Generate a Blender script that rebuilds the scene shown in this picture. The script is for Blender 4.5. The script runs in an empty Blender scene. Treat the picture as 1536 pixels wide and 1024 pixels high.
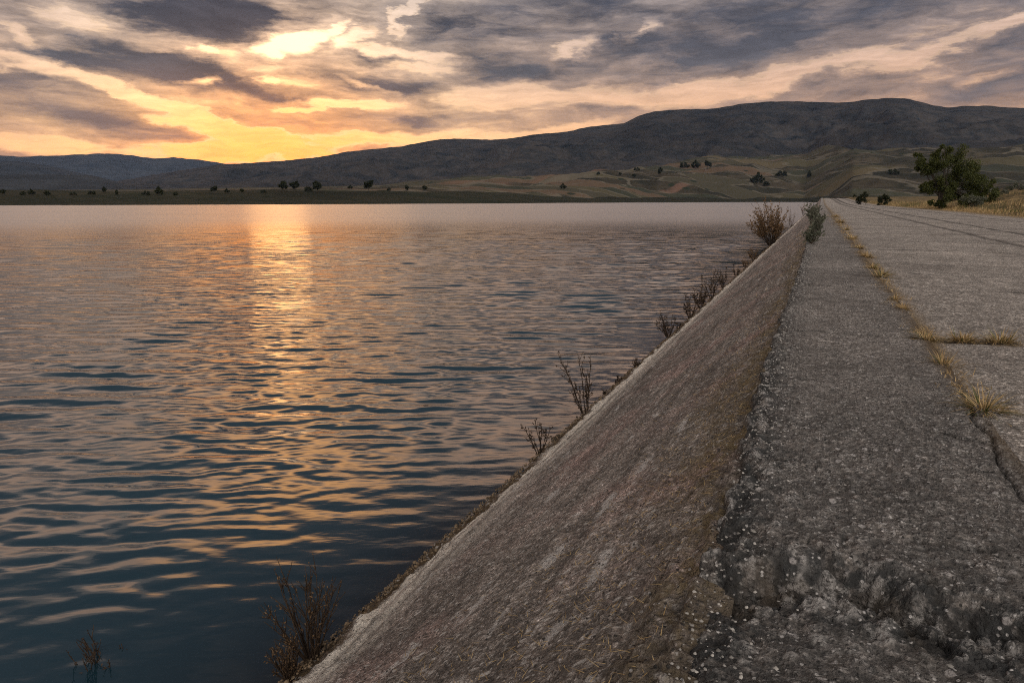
import bpy, math, random
import numpy as np

# ------------------------------------------------------------------ basics
scene = bpy.context.scene
COL = scene.collection
rnd = random.Random(7)
USE_HAZE = True

F, HY, VX, CAMH = 1024.0, 300.0, 1232.0, 3.0       # survey of the photo: focal (px), horizon row, dam axis column
PITCH = math.atan((512 - HY) / F)
PSI = math.atan((VX - 768) / math.hypot(F, 512 - HY))  # heading west of the dam axis (+Y)
EDGE, JOINT, BANK = -0.23, 0.80, -2.90             # crest edge, crest/road joint, water line (x, metres)
DAM_END = 860.0


def ray(px, py):
    a, b, c = px - 768, 512 - py, F
    f = c * math.cos(PITCH) + b * math.sin(PITCH)
    z = b * math.cos(PITCH) - c * math.sin(PITCH)
    return (-f * math.sin(PSI) + a * math.cos(PSI), f * math.cos(PSI) + a * math.sin(PSI), z)


def az_el(px, py):
    d = ray(px, py)
    return math.degrees(math.atan2(d[0], d[1])), math.degrees(math.atan2(d[2], math.hypot(d[0], d[1])))


def at(px, py, z):
    d = ray(px, py)
    t = (z - CAMH) / d[2]
    return d[0] * t, d[1] * t


def sm(a, b, x):
    t = np.clip((x - a) / (b - a), 0, 1)
    return t * t * (3 - 2 * t)


# ------------------------------------------------------------------ numpy noise
_rng = np.random.RandomState(3)
_P = np.tile(_rng.permutation(512), 3)
_ang = _rng.rand(512) * 2 * np.pi
_GX, _GY = np.cos(_ang), np.sin(_ang)
_JX, _JY, _JV = _rng.rand(512), _rng.rand(512), _rng.rand(512)


def perlin(x, y, s=0):
    xi, yi = np.floor(x).astype(np.int64), np.floor(y).astype(np.int64)
    xf, yf = x - xi, y - yi
    u, v = xf * xf * xf * (xf * (xf * 6 - 15) + 10), yf * yf * yf * (yf * (yf * 6 - 15) + 10)

    def g(i, j):
        h = _P[(_P[(xi + i + s * 37) & 511] + yi + j) & 511] & 511
        return _GX[h] * (xf - i) + _GY[h] * (yf - j)
    a = g(0, 0) + u * (g(1, 0) - g(0, 0))
    b = g(0, 1) + u * (g(1, 1) - g(0, 1))
    return (a + v * (b - a)) * 1.5


def fbm(x, y, o=4, s=0, gain=0.5):
    r, a, f = 0, 1.0, 1.0
    for k in range(o):
        r = r + a * perlin(x * f + 17.3 * k, y * f - 9.1 * k, s + k)
        a *= gain
        f *= 2.03
    return r


def cells(x, y, s=0):
    xi, yi = np.floor(x).astype(np.int64), np.floor(y).astype(np.int64)
    best = np.full(x.shape, 9.0)
    val = np.zeros(x.shape)
    for i in (-1, 0, 1):
        for j in (-1, 0, 1):
            h = _P[(_P[(xi + i + s * 53) & 511] + yi + j) & 511] & 511
            d = np.hypot(xi + i + _JX[h] - x, yi + j + _JY[h] - y)
            m = d < best
            best = np.where(m, d, best)
            val = np.where(m, _JV[h], val)
    return best, val


# ------------------------------------------------------------------ objects
def mesh_np(name, V, Q, mat, parent=None, smooth=True, attrs=None):
    V = np.asarray(V, dtype=np.float32).reshape(-1, 3)
    Q = np.asarray(Q, dtype=np.int32)
    k = Q.shape[1]
    me = bpy.data.meshes.new(name)
    me.vertices.add(len(V))
    me.vertices.foreach_set('co', V.ravel())
    me.loops.add(Q.size)
    me.loops.foreach_set('vertex_index', Q.ravel())
    me.polygons.add(len(Q))
    me.polygons.foreach_set('loop_start', np.arange(0, Q.size, k, dtype=np.int32))
    if smooth:
        me.polygons.foreach_set('use_smooth', np.ones(len(Q), dtype=bool))
    me.update(calc_edges=True)
    for an, av in (attrs or {}).items():
        at_ = me.attributes.new(an, 'FLOAT', 'POINT')
        at_.data.foreach_set('value', np.asarray(av, dtype=np.float32).ravel())
    o = bpy.data.objects.new(name, me)
    COL.objects.link(o)
    if mat:
        me.materials.append(mat)
    o.parent = parent
    return o


def grid_quads(nr, nc, flip=False):
    i = np.arange(nr * nc).reshape(nr, nc)
    q = np.stack([i[:-1, :-1], i[:-1, 1:], i[1:, 1:], i[1:, :-1]], -1).reshape(-1, 4)
    return q[:, ::-1] if flip else q


def tag(o, label=None, cat=None, group=None, kind=None):
    if label:
        o['label'] = label
    if cat:
        o['category'] = cat
    if group:
        o['group'] = group
    if kind:
        o['kind'] = kind
    return o


def empty(name, loc, label, cat, group=None, rz=0):
    o = bpy.data.objects.new(name, None)
    COL.objects.link(o)
    o.location = loc
    o.rotation_euler = (0, 0, rz)
    o.empty_display_size = 0.2
    return tag(o, label, cat, group)


def copy_tree(src, loc, rz, sc, label, group):
    c = src.copy()
    COL.objects.link(c)
    c.location, c.rotation_euler, c.scale = loc, (0, 0, rz), (sc, sc, sc)
    c['label'] = label
    if group:
        c['group'] = group
    for ch in list(src.children):
        d = ch.copy()
        COL.objects.link(d)
        d.parent = c
    return c


# ------------------------------------------------------------------ node helper
class N:
    def __init__(self, tree):
        self.t = tree
        self.n = tree.nodes
        self.l = tree.links

    def new(self, typ, **kw):
        nd = self.n.new(typ)
        for k, v in kw.items():
            setattr(nd, k, v)
        return nd

    def put(self, sock, v):
        if isinstance(v, bpy.types.NodeSocket):
            self.l.new(v, sock)
        elif v is not None:
            if sock.type == 'RGBA' and not isinstance(v, (int, float)):
                v = (*v, 1.0) if len(v) == 3 else v
            sock.default_value = v

    def math(self, op, a, b=None, c=None, clamp=False):
        nd = self.new('ShaderNodeMath', operation=op, use_clamp=clamp)
        for i, v in enumerate((a, b, c)):
            if v is not None:
                self.put(nd.inputs[i], v)
        return nd.outputs[0]

    def mix(self, fac, a, b, blend='MIX'):
        nd = self.new('ShaderNodeMix', data_type='RGBA', blend_type=blend)
        self.put(nd.inputs[0], fac)
        self.put(nd.inputs[6], a)
        self.put(nd.inputs[7], b)
        return nd.outputs[2]

    def ramp(self, fac, stops, interp='LINEAR'):
        nd = self.new('ShaderNodeValToRGB')
        cr = nd.color_ramp
        cr.interpolation = interp
        cr.elements.remove(cr.elements[1])
        for k, (p, c) in enumerate(stops):
            e = cr.elements[0] if k == 0 else cr.elements.new(p)
            if k == 0:
                e.position = p
            e.color = (c, c, c, 1) if isinstance(c, (int, float)) else (*c, 1)
        self.put(nd.inputs[0], fac)
        return nd.outputs[0]

    def step(self, x, a, b, lo=0.0, hi=1.0):
        nd = self.new('ShaderNodeMapRange', interpolation_type='SMOOTHSTEP')
        self.put(nd.inputs[0], x)
        for i, v in zip((1, 2, 3, 4), (a, b, lo, hi)):
            self.put(nd.inputs[i], v)
        return nd.outputs[0]

    def noise(self, vec, scale, detail=4, rough=0.55, dist=0.0):
        nd = self.new('ShaderNodeTexNoise')
        self.put(nd.inputs['Vector'], vec)
        nd.inputs['Scale'].default_value = scale
        nd.inputs['Detail'].default_value = detail
        nd.inputs['Roughness'].default_value = rough
        nd.inputs['Distortion'].default_value = dist
        return nd.outputs['Fac']

    def voro(self, vec, scale, out='Distance', feature='F1'):
        nd = self.new('ShaderNodeTexVoronoi', feature=feature)
        self.put(nd.inputs['Vector'], vec)
        nd.inputs['Scale'].default_value = scale
        return nd.outputs[out]

    def mapping(self, vec, loc=(0, 0, 0), rot=(0, 0, 0), scale=(1, 1, 1), typ='POINT'):
        nd = self.new('ShaderNodeMapping', vector_type=typ)
        self.put(nd.inputs[0], vec)
        if 'Location' in nd.inputs:
            nd.inputs['Location'].default_value = loc
        nd.inputs['Rotation'].default_value = rot
        nd.inputs['Scale'].default_value = scale
        return nd.outputs[0]

    def bump(self, h, dist, strength=1.0, normal=None):
        nd = self.new('ShaderNodeBump')
        nd.inputs['Strength'].default_value = strength
        nd.inputs['Distance'].default_value = dist
        self.put(nd.inputs['Height'], h)
        if normal is not None:
            self.put(nd.inputs['Normal'], normal)
        return nd.outputs[0]

    def attr(self, name):
        return self.new('ShaderNodeAttribute', attribute_name=name).outputs['Fac']

    def pos(self):
        return self.new('ShaderNodeNewGeometry').outputs['Position']

    def xyz(self, v):
        return self.new('ShaderNodeSeparateXYZ').outputs if v is None else self._sep(v)

    def _sep(self, v):
        nd = self.new('ShaderNodeSeparateXYZ')
        self.put(nd.inputs[0], v)
        return nd.outputs


def material(name):
    m = bpy.data.materials.new(name)
    m.use_nodes = True
    n = N(m.node_tree)
    m.node_tree.nodes.clear()
    return m, n, n.new('ShaderNodeOutputMaterial')


def principled(n, out, color, rough=0.8, normal=None, spec=0.3):
    b = n.new('ShaderNodeBsdfPrincipled')
    n.put(b.inputs['Base Color'], color)
    n.put(b.inputs['Roughness'], rough)
    b.inputs['Specular IOR Level'].default_value = spec
    if normal is not None:
        n.put(b.inputs['Normal'], normal)
    n.l.new(b.outputs[0], out.inputs['Surface'])
    return b


# ------------------------------------------------------------------ camera and render settings
cam = bpy.data.cameras.new('camera')
cam.sensor_width = 36
cam.lens = F / 1536 * 36
cam.clip_start, cam.clip_end = 0.05, 60000
co = bpy.data.objects.new('camera', cam)
COL.objects.link(co)
co.location = (0, 0, CAMH)
co.rotation_euler = (math.radians(90) - PITCH, 0, PSI)
scene.camera = co
vs = scene.view_settings
vs.view_transform, vs.look, vs.gamma, vs.exposure = 'Standard', 'None', 1.0, 0.28
vs.use_curve_mapping = False
scene.cycles.max_bounces = 4
scene.cycles.transparent_max_bounces = 12
scene.cycles.volume_bounces = 0
scene.cycles.sample_clamp_indirect = 4
scene.cycles.use_denoising = False
scene.cycles.pixel_filter_type = 'BLACKMAN_HARRIS'
scene.cycles.filter_width = 1.05

SUN_AZ, SUN_EL = az_el(405, 150)

# ------------------------------------------------------------------ sky: broken evening cloud over a low sun
world = bpy.data.worlds.new('World')
scene.world = world
world.use_nodes = True
w = N(world.node_tree)
w.n.clear()
wout = w.new('ShaderNodeOutputWorld')
bg = w.new('ShaderNodeBackground')
w.l.new(bg.outputs[0], wout.inputs[0])
dvec = w.new('ShaderNodeTexCoord').outputs['Generated']
dx, dy, dz = w.xyz(dvec)
AZ = w.math('MULTIPLY', w.math('ARCTAN2', dx, dy), 57.29578)
EL = w.math('MULTIPLY', w.math('ARCSINE', dz), 57.29578)
comb = w.new('ShaderNodeCombineXYZ')
w.put(comb.inputs[0], AZ)
w.put(comb.inputs[1], EL)
sky_p = comb.outputs[0]


def warp(vec, sc, amp):
    nd = w.new('ShaderNodeTexNoise')
    w.put(nd.inputs['Vector'], w.mapping(vec, scale=sc))
    nd.inputs['Scale'].default_value = 1.0
    nd.inputs['Detail'].default_value = 8
    nd.inputs['Roughness'].default_value = 0.62
    s = w.new('ShaderNodeVectorMath', operation='SUBTRACT')
    w.put(s.inputs[0], nd.outputs['Color'])
    s.inputs[1].default_value = (0.5, 0.5, 0.5)
    m = w.new('ShaderNodeVectorMath', operation='MULTIPLY_ADD')
    w.put(m.inputs[0], s.outputs[0])
    m.inputs[1].default_value = amp
    w.put(m.inputs[2], vec)
    return m.outputs[0]


sky_w = warp(sky_p, (0.16, 0.42, 1), (9.0, 2.3, 0))
# ellipses of thinner (-) and thicker (+) cloud, measured in degrees of azimuth and elevation
BLOBS = [
    # gaps
    (112, 26, 105, 30, -4, -.8), (432, 70, 60, 22, 8, -.75), (458, 60, 62, 13, 16, -.8), (405, 80, 48, 10, -4, -.8), (492, 48, 42, 8, 28, -.6), (15, 55, 60, 18, -25, -.6),
    (70, 105, 170, 15, -12, -1.0), (235, 152, 170, 15, -17, -1.0), (340, 196, 120, 18, -10, -1.2),
    (370, 232, 230, 26, 0, -1.1), (60, 220, 150, 16, -3, -.9), (292, 119, 40, 9, 0, -1.0),
    (402, 120, 26, 8, 0, -1.0), (300, 72, 28, 8, 0, -.8), (530, 58, 40, 18, 20, -.7),
    (620, 83, 130, 9, -3, -.9), (640, 101, 80, 12, 0, -.6), (735, 140, 110, 26, 0, -1.2),
    (500, 155, 110, 9, 3, -1.0), (600, 207, 190, 15, 3, -1.1), (610, 22, 60, 12, 45, -.9),
    (860, 76, 60, 13, 20, -.7), (955, 50, 36, 12, 30, -.7), (860, 150, 130, 22, 6, -.8),
    (1010, 140, 180, 20, 10, -.8), (1200, 110, 190, 20, 11, -.7), (1400, 74, 190, 20, 17, -.75),
    (1525, 30, 70, 22, 25, -.7), (1090, 142, 130, 14, 8, -.5), (1490, 115, 50, 14, 12, -.7),
    (830, 195, 140, 12, 10, -.9), (455, 165, 60, 6, 5, -.8), (545, 125, 50, 6, -15, -.6),
    # thick cloud
    (290, 28, 150, 48, -4, 1.0), (210, 70, 120, 26, -8, .35), (100, 88, 130, 16, -5, .65), (270, 100, 190, 32, -10, .75), (390, 140, 100, 26, -5, .4),
    (590, 129, 115, 22, -2, .75), (420, 150, 70, 12, -8, .35), (610, 176, 130, 13, 0, .5),
    (130, 175, 200, 20, -6, .35), (900, 40, 360, 70, 0, .35), (1200, 40, 320, 60, 8, .55),
    (1480, 125, 120, 26, 8, .5), (925, 160, 80, 10, 5, .6), (780, 100, 150, 22, -4, .35),
    (1060, 90, 200, 26, 6, .25), (560, 90, 34, 12, 0, .5), (370, 20, 60, 40, -10, .4),
    (1300, 138, 130, 9, 3, .3), (470, 108, 60, 14, -5, .35), (440, 27, 40, 16, 0, .35),
    (690, 35, 120, 40, 0, .35),
]
acc = None
for (px, py, rx, ry, rot, amp) in BLOBS:
    c = az_el(px, py)
    ra = (az_el(px + rx, py)[0] - az_el(px - rx, py)[0]) / 2
    re = (az_el(px, py - ry)[1] - az_el(px, py + ry)[1]) / 2
    mp = w.mapping(sky_w, loc=(c[0], c[1], 0), rot=(0, 0, math.radians(rot)), scale=(ra, re, 1), typ='TEXTURE')
    gr = w.new('ShaderNodeTexGradient', gradient_type='SPHERICAL')
    w.put(gr.inputs[0], mp)
    acc = w.math('MULTIPLY_ADD', gr.outputs['Fac'], amp, acc if acc is not None else 0.0)

tilt = w.mapping(sky_w, rot=(0, 0, math.radians(-8)), scale=(0.085, 0.34, 1))
f1 = w.noise(tilt, 1.0, 8, 0.56, 0.4)
f2 = w.noise(w.mapping(sky_p, rot=(0, 0, math.radians(-10)), scale=(0.30, 1.5, 1)), 1.0, 8, 0.66, 0.6)
dens = w.math('ADD', acc, 0.45)
dens = w.math('MULTIPLY_ADD', w.math('SUBTRACT', f1, 0.5), 1.9, dens)
dens = w.math('MULTIPLY_ADD', w.math('SUBTRACT', f2, 0.5), 0.85, dens)
# unseen cloud above the view, thinned to brighten the water
dens = w.math('ADD', dens, w.math('MULTIPLY', w.step(EL, 14.5, 19), w.step(EL, 27, 20, 0.0, -0.5)))

# nearness to the sun
ds = w.mapping(sky_p, loc=(SUN_AZ, SUN_EL - 1.5, 0), scale=(17, 12, 1), typ='TEXTURE')
gs = w.new('ShaderNodeTexGradient', gradient_type='SPHERICAL')
w.put(gs.inputs[0], ds)
near = w.step(gs.outputs['Fac'], 0.0, 1.0)
ds2 = w.mapping(sky_p, loc=(SUN_AZ, SUN_EL - 0.5, 0), scale=(95, 40, 1), typ='TEXTURE')
gs2 = w.new('ShaderNodeTexGradient', gradient_type='SPHERICAL')
w.put(gs2.inputs[0], ds2)
wide = w.step(gs2.outputs['Fac'], 0.0, 1.0)
e = w.math('DIVIDE', EL, 16.0, clamp=True)
gap_far = w.ramp(e, [(0, (.78, .21, .05)), (.14, (.80, .29, .10)), (.34, (.74, .37, .18)), (.6, (.60, .37, .255)), (1, (.52, .42, .37))])
gap_near = w.ramp(e, [(0, (1.25, .38, .02)), (.2, (1.20, .455, .055)), (.36, (1.0, .56, .20)), (.55, (1.05, .74, .42)), (.75, (1.3, 1.12, .85))])
nishita = w.new('ShaderNodeTexSky', sky_type='NISHITA')
nishita.sun_disc = False
nishita.sun_elevation = math.radians(SUN_EL)
nishita.sun_rotation = math.radians(SUN_AZ)
clear = w.mix(0.12, gap_far, w.mix(1.0, nishita.outputs[0], (.1, .1, .1), 'MULTIPLY'))     # a little of the blue evening air shows through
clear = w.mix(near, clear, gap_near)
cirrus = w.noise(w.mapping(sky_w, rot=(0, 0, math.radians(-9)), scale=(0.30, 2.4, 1)), 1.0, 6, 0.66)
clear = w.mix(1.0, clear, w.ramp(cirrus, [(.25, .75), (.5, 1.0), (.75, 1.2)]), 'MULTIPLY')
cl_far_d = w.ramp(e, [(0, (0.176, 0.132, 0.120)), (.35, (0.140, 0.120, 0.120)), (.7, (0.074, 0.075, 0.093)), (1, (0.060, 0.065, 0.085))])
cl_near_d = w.ramp(e, [(0, (0.368, 0.160, 0.072)), (.3, (0.208, 0.132, 0.100)), (.6, (0.092, 0.084, 0.090)), (.85, (0.053, 0.054, 0.068)), (1, (0.044, 0.048, 0.066))])
cloud_d = w.mix(wide, cl_far_d, cl_near_d)
cloud_l = w.mix(w.math('MULTIPLY_ADD', wide, 0.25, 0.18), cloud_d, clear)
thick = w.step(dens, 0.34, 1.0)
cloud = w.mix(thick, cloud_l, cloud_d)
shade = w.noise(w.mapping(sky_w, rot=(0, 0, math.radians(-8)), scale=(0.22, 0.9, 1)), 1.0, 7, 0.62)
cloud = w.mix(1.0, cloud, w.ramp(shade, [(.28, .70), (.5, 1.0), (.72, 1.3)]), 'MULTIPLY')
cover = w.step(dens, -0.12, 0.50)
rim = w.math('MULTIPLY', w.step(dens, 0.0, 0.16), w.step(dens, 0.34, 0.16))
lit = w.mix(w.math('MULTIPLY', rim, w.math('MULTIPLY_ADD', near, 0.5, .12)), clear, (1.3, .88, .46))
g3 = w.new('ShaderNodeTexGradient', gradient_type='SPHERICAL')
c3 = az_el(432, 70)
w.put(g3.inputs[0], w.mapping(sky_w, loc=(c3[0], c3[1], 0), scale=(6.0, 2.8, 1), typ='TEXTURE'))
lit = w.mix(w.step(g3.outputs['Fac'], .05, .9), lit, (1.25, 1.02, .68))
skycol = w.mix(cover, lit, cloud)
fg = w.new('ShaderNodeTexGradient', gradient_type='SPHERICAL')
w.put(fg.inputs[0], w.mapping(sky_p, loc=(SUN_AZ, SUN_EL - 1, 0), scale=(15, 13, 1), typ='TEXTURE'))
fwd = w.step(fg.outputs['Fac'], 0, 1)
skycol = w.mix(fwd, skycol, w.mix(1.0, skycol, (1.50, 1.08, .82), 'MULTIPLY'))
# unseen bright band added above the view in the west, brightening the water
skycol = w.mix(w.math('MULTIPLY', w.math('MULTIPLY', w.step(EL, 14.9, 17.5), w.step(EL, 24.5, 18.5)), w.math('MULTIPLY', w.step(f1, .30, .62, .95, .45), 1.0)), skycol, w.mix(w.step(gs2.outputs['Fac'], .35, .82), (.95, .70, .56), (1.25, .70, .40)))
# unseen glow added above the view over the sun, warming its water reflection
gl = w.new('ShaderNodeTexGradient', gradient_type='SPHERICAL')
w.put(gl.inputs[0], w.mapping(sky_w, loc=(SUN_AZ, 21.0, 0), scale=(15, 5.8, 1), typ='TEXTURE'))
skycol = w.mix(w.step(gl.outputs['Fac'], 0, 1, 0, .9), skycol, (2.6, 1.25, .42))
up = w.step(EL, 20, 31)
skycol = w.mix(up, skycol, w.mix(0.85, skycol, (.075, .088, .112)))
# unseen eastern sky behind the viewer, made brighter to light dam and hills
sun_h = w.math('ADD', w.math('MULTIPLY', dx, math.sin(math.radians(SUN_AZ))), w.math('MULTIPLY', dy, math.cos(math.radians(SUN_AZ))))
east = w.step(sun_h, 0.05, -0.55)
eastc = w.mix(1.0, (1.75, 1.60, 1.48), w.ramp(shade, [(.3, .8), (.7, 1.2)]), 'MULTIPLY')
skycol = w.mix(east, skycol, eastc)
skycol = w.mix(w.step(EL, -0.5, -4), skycol, (.04, .04, .04))
w.put(bg.inputs[0], skycol)
bg.inputs[1].default_value = 1.12
world.cycles.sampling_method = 'MANUAL'
world.cycles.sample_map_resolution = 512

sd = bpy.data.lights.new('sun', 'SUN')
sd.energy = 0.014
sd.angle = math.radians(4.6)
sd.color = (1.0, 0.50, 0.17)
so = bpy.data.objects.new('sun', sd)
COL.objects.link(so)
a, el = math.radians(SUN_AZ), math.radians(SUN_EL)
from mathutils import Vector
so.rotation_euler = Vector((math.sin(a) * math.cos(el), math.cos(a) * math.cos(el), math.sin(el))).to_track_quat('Z', 'Y').to_euler()


# ------------------------------------------------------------------ materials
def mat_water():
    m, n, out = material('lake_water')
    p = n.pos()
    x, y, z = n.xyz(p)
    # short ripples too small for the mesh; long ones only beyond the modelled waves
    far = n.attr('far')
    rot = n.mapping(p, rot=(0, 0, -PSI), scale=(1, 1, 1))
    r1 = n.noise(n.mapping(rot, scale=(2.2, 3.6, 1)), 1.0, 3, 0.5, 0.3)
    r2 = n.noise(n.mapping(rot, scale=(0.55, 1.2, 1)), 1.0, 3, 0.55, 0.4)
    r0 = n.noise(n.mapping(rot, scale=(3.5, 9.0, 1)), 1.0, 2, 0.5, 0.2)
    gust = n.noise(n.mapping(rot, scale=(0.02, 0.13, 1)), 1.0, 3, 0.5)
    h = n.math('MULTIPLY', n.math('ADD', n.math('MULTIPLY', r1, 0.016), n.math('MULTIPLY', r2, 0.040)), far)
    h = n.math('ADD', h, n.math('MULTIPLY', r0, 0.003))
    h = n.math('MULTIPLY', h, n.ramp(gust, [(.35, .35), (.62, 1.35)]))
    nrm = n.bump(h, 1.0)
    # body of the water: clear at the bank, opaque teal further out
    depth = n.math('MULTIPLY', n.math('SUBTRACT', BANK, x), 0.75)
    op = n.math('SUBTRACT', 1.0, n.math('POWER', 2.718, n.math('MULTIPLY', depth, -1.7)), clamp=True)
    op = n.math('MAXIMUM', op, n.step(y, DAM_END - 40, DAM_END - 10))
    tint = n.mix(op, (.60, .66, .60), (.25, .40, .38))
    tr = n.new('ShaderNodeBsdfTransparent')
    n.put(tr.inputs[0], tint)
    di = n.new('ShaderNodeBsdfDiffuse')
    patch = n.noise(p, 0.35, 3, 0.5)
    n.put(di.inputs[0], n.mix(patch, (.004, .017, .026), (.008, .029, .040)))
    body = n.new('ShaderNodeMixShader')
    n.put(body.inputs[0], op)
    n.l.new(tr.outputs[0], body.inputs[1])
    n.l.new(di.outputs[0], body.inputs[2])
    gl = n.new('ShaderNodeBsdfGlossy')
    n.put(gl.inputs['Roughness'], n.math('MULTIPLY_ADD', far, 0.22, 0.05))
    n.put(gl.inputs['Normal'], nrm)
    fr = n.new('ShaderNodeFresnel')
    fr.inputs['IOR'].default_value = 1.9
    n.put(fr.inputs['Normal'], nrm)
    mx = n.new('ShaderNodeMixShader')
    n.put(mx.inputs[0], fr.outputs[0])
    n.l.new(body.outputs[0], mx.inputs[1])
    n.l.new(gl.outputs[0], mx.inputs[2])
    n.l.new(mx.outputs[0], out.inputs['Surface'])
    return m


def concrete_base(n, p, tone=1.0, c=1.0):
    """weathered exposed-aggregate concrete: colour, noises, and a pebbly height"""
    wob = n.new('ShaderNodeTexNoise')
    n.put(wob.inputs['Vector'], p)
    wob.inputs['Scale'].default_value = 60
    wob.inputs['Detail'].default_value = 2
    vm = n.new('ShaderNodeVectorMath', operation='MULTIPLY_ADD')
    n.put(vm.inputs[0], wob.outputs['Color'])
    vm.inputs[1].default_value = (.014, .014, .014)
    n.put(vm.inputs[2], p)
    q = vm.outputs[0]
    big = n.noise(p, 0.55, 5, 0.6)
    mid = n.noise(p, 4.5, 7, 0.68)
    fine = n.noise(p, 48.0, 6, 0.74)
    col = n.ramp(big, [(.3, (.155 * tone, .140 * tone, .128 * tone)), (.5, (.215 * tone, .198 * tone, .182 * tone)), (.72, (.285 * tone, .260 * tone, .238 * tone))])
    col = n.mix(1.0, col, n.ramp(mid, [(.30, 1 - .60 * c), (.5, .95), (.70, 1 + .5 * c)]), 'MULTIPLY')
    col = n.mix(1.0, col, n.ramp(fine, [(.37, 1 - .78 * c), (.5, .93), (.63, 1 + 1.1 * c)]), 'MULTIPLY')
    col = n.mix(1.0, col, n.ramp(n.noise(p, 15.0, 5, .66), [(.34, 1 - .42 * c), (.5, .98), (.66, 1 + .5 * c)]), 'MULTIPLY')
    hgt = n.math('MULTIPLY', fine, 1.4)
    for sc, lo, hi, hh in ((95, 1 - .7 * c, 1 + 1.0 * c, .5), (36, 1 - .45 * c, 1 + .5 * c, .9)):
        v = n.new('ShaderNodeTexVoronoi')
        n.put(v.inputs['Vector'], q)
        v.inputs['Scale'].default_value = sc
        rd = n._sep(v.outputs['Color'])[0]
        stone = n.step(v.outputs['Distance'], .62, .18)
        col = n.mix(stone, n.mix(1.0, col, (.72, .70, .68), 'MULTIPLY'), n.mix(1.0, col, n.ramp(rd, [(0, lo), (.55, 1.0), (1, hi)]), 'MULTIPLY'))
        hgt = n.math('MULTIPLY_ADD', n.math('MULTIPLY', stone, n.math('MULTIPLY_ADD', rd, .8, .2)), hh, hgt)
    return col, big, mid, fine, hgt


def mat_crest():
    m, n, out = material('crest_concrete')
    p = n.pos()
    x, y, z = n.xyz(p)
    col, big, mid, fine, hgt0 = concrete_base(n, p, 1.5, .72)
    wear = n.attr('wear')           # broken, lichened surface by the edge and the spalled joint
    groove = n.attr('groove')
    lich = n.noise(p, 9.0, 7, 0.7, 0.4)
    col = n.mix(n.math('MULTIPLY', wear, n.step(lich, .38, .54)), col, (.050, .050, .048))
    col = n.mix(1.0, col, (.97, .99, 1.02), 'MULTIPLY')
    pale = n.noise(p, 16.0, 6, 0.72)
    col = n.mix(n.math('MULTIPLY', n.math('MULTIPLY_ADD', wear, .8, .08), n.step(pale, .56, .68)), col, (.42, .40, .375))
    # pale and dark stones of the aggregate
    vd = n.new('ShaderNodeTexVoronoi')
    n.put(vd.inputs['Vector'], p)
    vd.inputs['Scale'].default_value = 62
    sel = n._sep(vd.outputs['Color'])[0]
    disc = n.step(vd.outputs['Distance'], .36, .22)
    col = n.mix(n.math('MULTIPLY', n.math('MULTIPLY', disc, n.math('MULTIPLY_ADD', wear, .75, .15)), n.step(sel, .76, .82)), col, (.72, .69, .66))
    col = n.mix(n.math('MULTIPLY', disc, n.step(sel, .28, .22)), col, (.055, .053, .05))
    vd2 = n.new('ShaderNodeTexVoronoi')
    n.put(vd2.inputs['Vector'], p)
    vd2.inputs['Scale'].default_value = 24
    sel2 = n._sep(vd2.outputs['Color'])[1]
    disc2 = n.math('MULTIPLY', n.step(vd2.outputs['Distance'], .34, .22), n.step(sel2, .86, .92))
    col = n.mix(disc2, col, (.40, .375, .36))
    col = n.mix(n.math('MULTIPLY', groove, .9), col, (.022, .020, .018))
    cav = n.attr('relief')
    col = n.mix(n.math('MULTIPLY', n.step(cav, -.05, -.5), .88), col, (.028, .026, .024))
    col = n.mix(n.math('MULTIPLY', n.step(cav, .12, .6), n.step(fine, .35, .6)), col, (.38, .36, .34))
    crk = n.attr('dirt')
    col = n.mix(crk, col, n.mix(fine, (.075, .050, .026), (.17, .115, .058)))
    hgt = hgt0
    hgt = n.math('ADD', hgt, n.math('MULTIPLY', disc, .35))
    hgt = n.math('ADD', hgt, n.math('MULTIPLY', disc2, .6))
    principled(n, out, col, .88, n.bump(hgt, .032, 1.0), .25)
    return m


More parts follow.
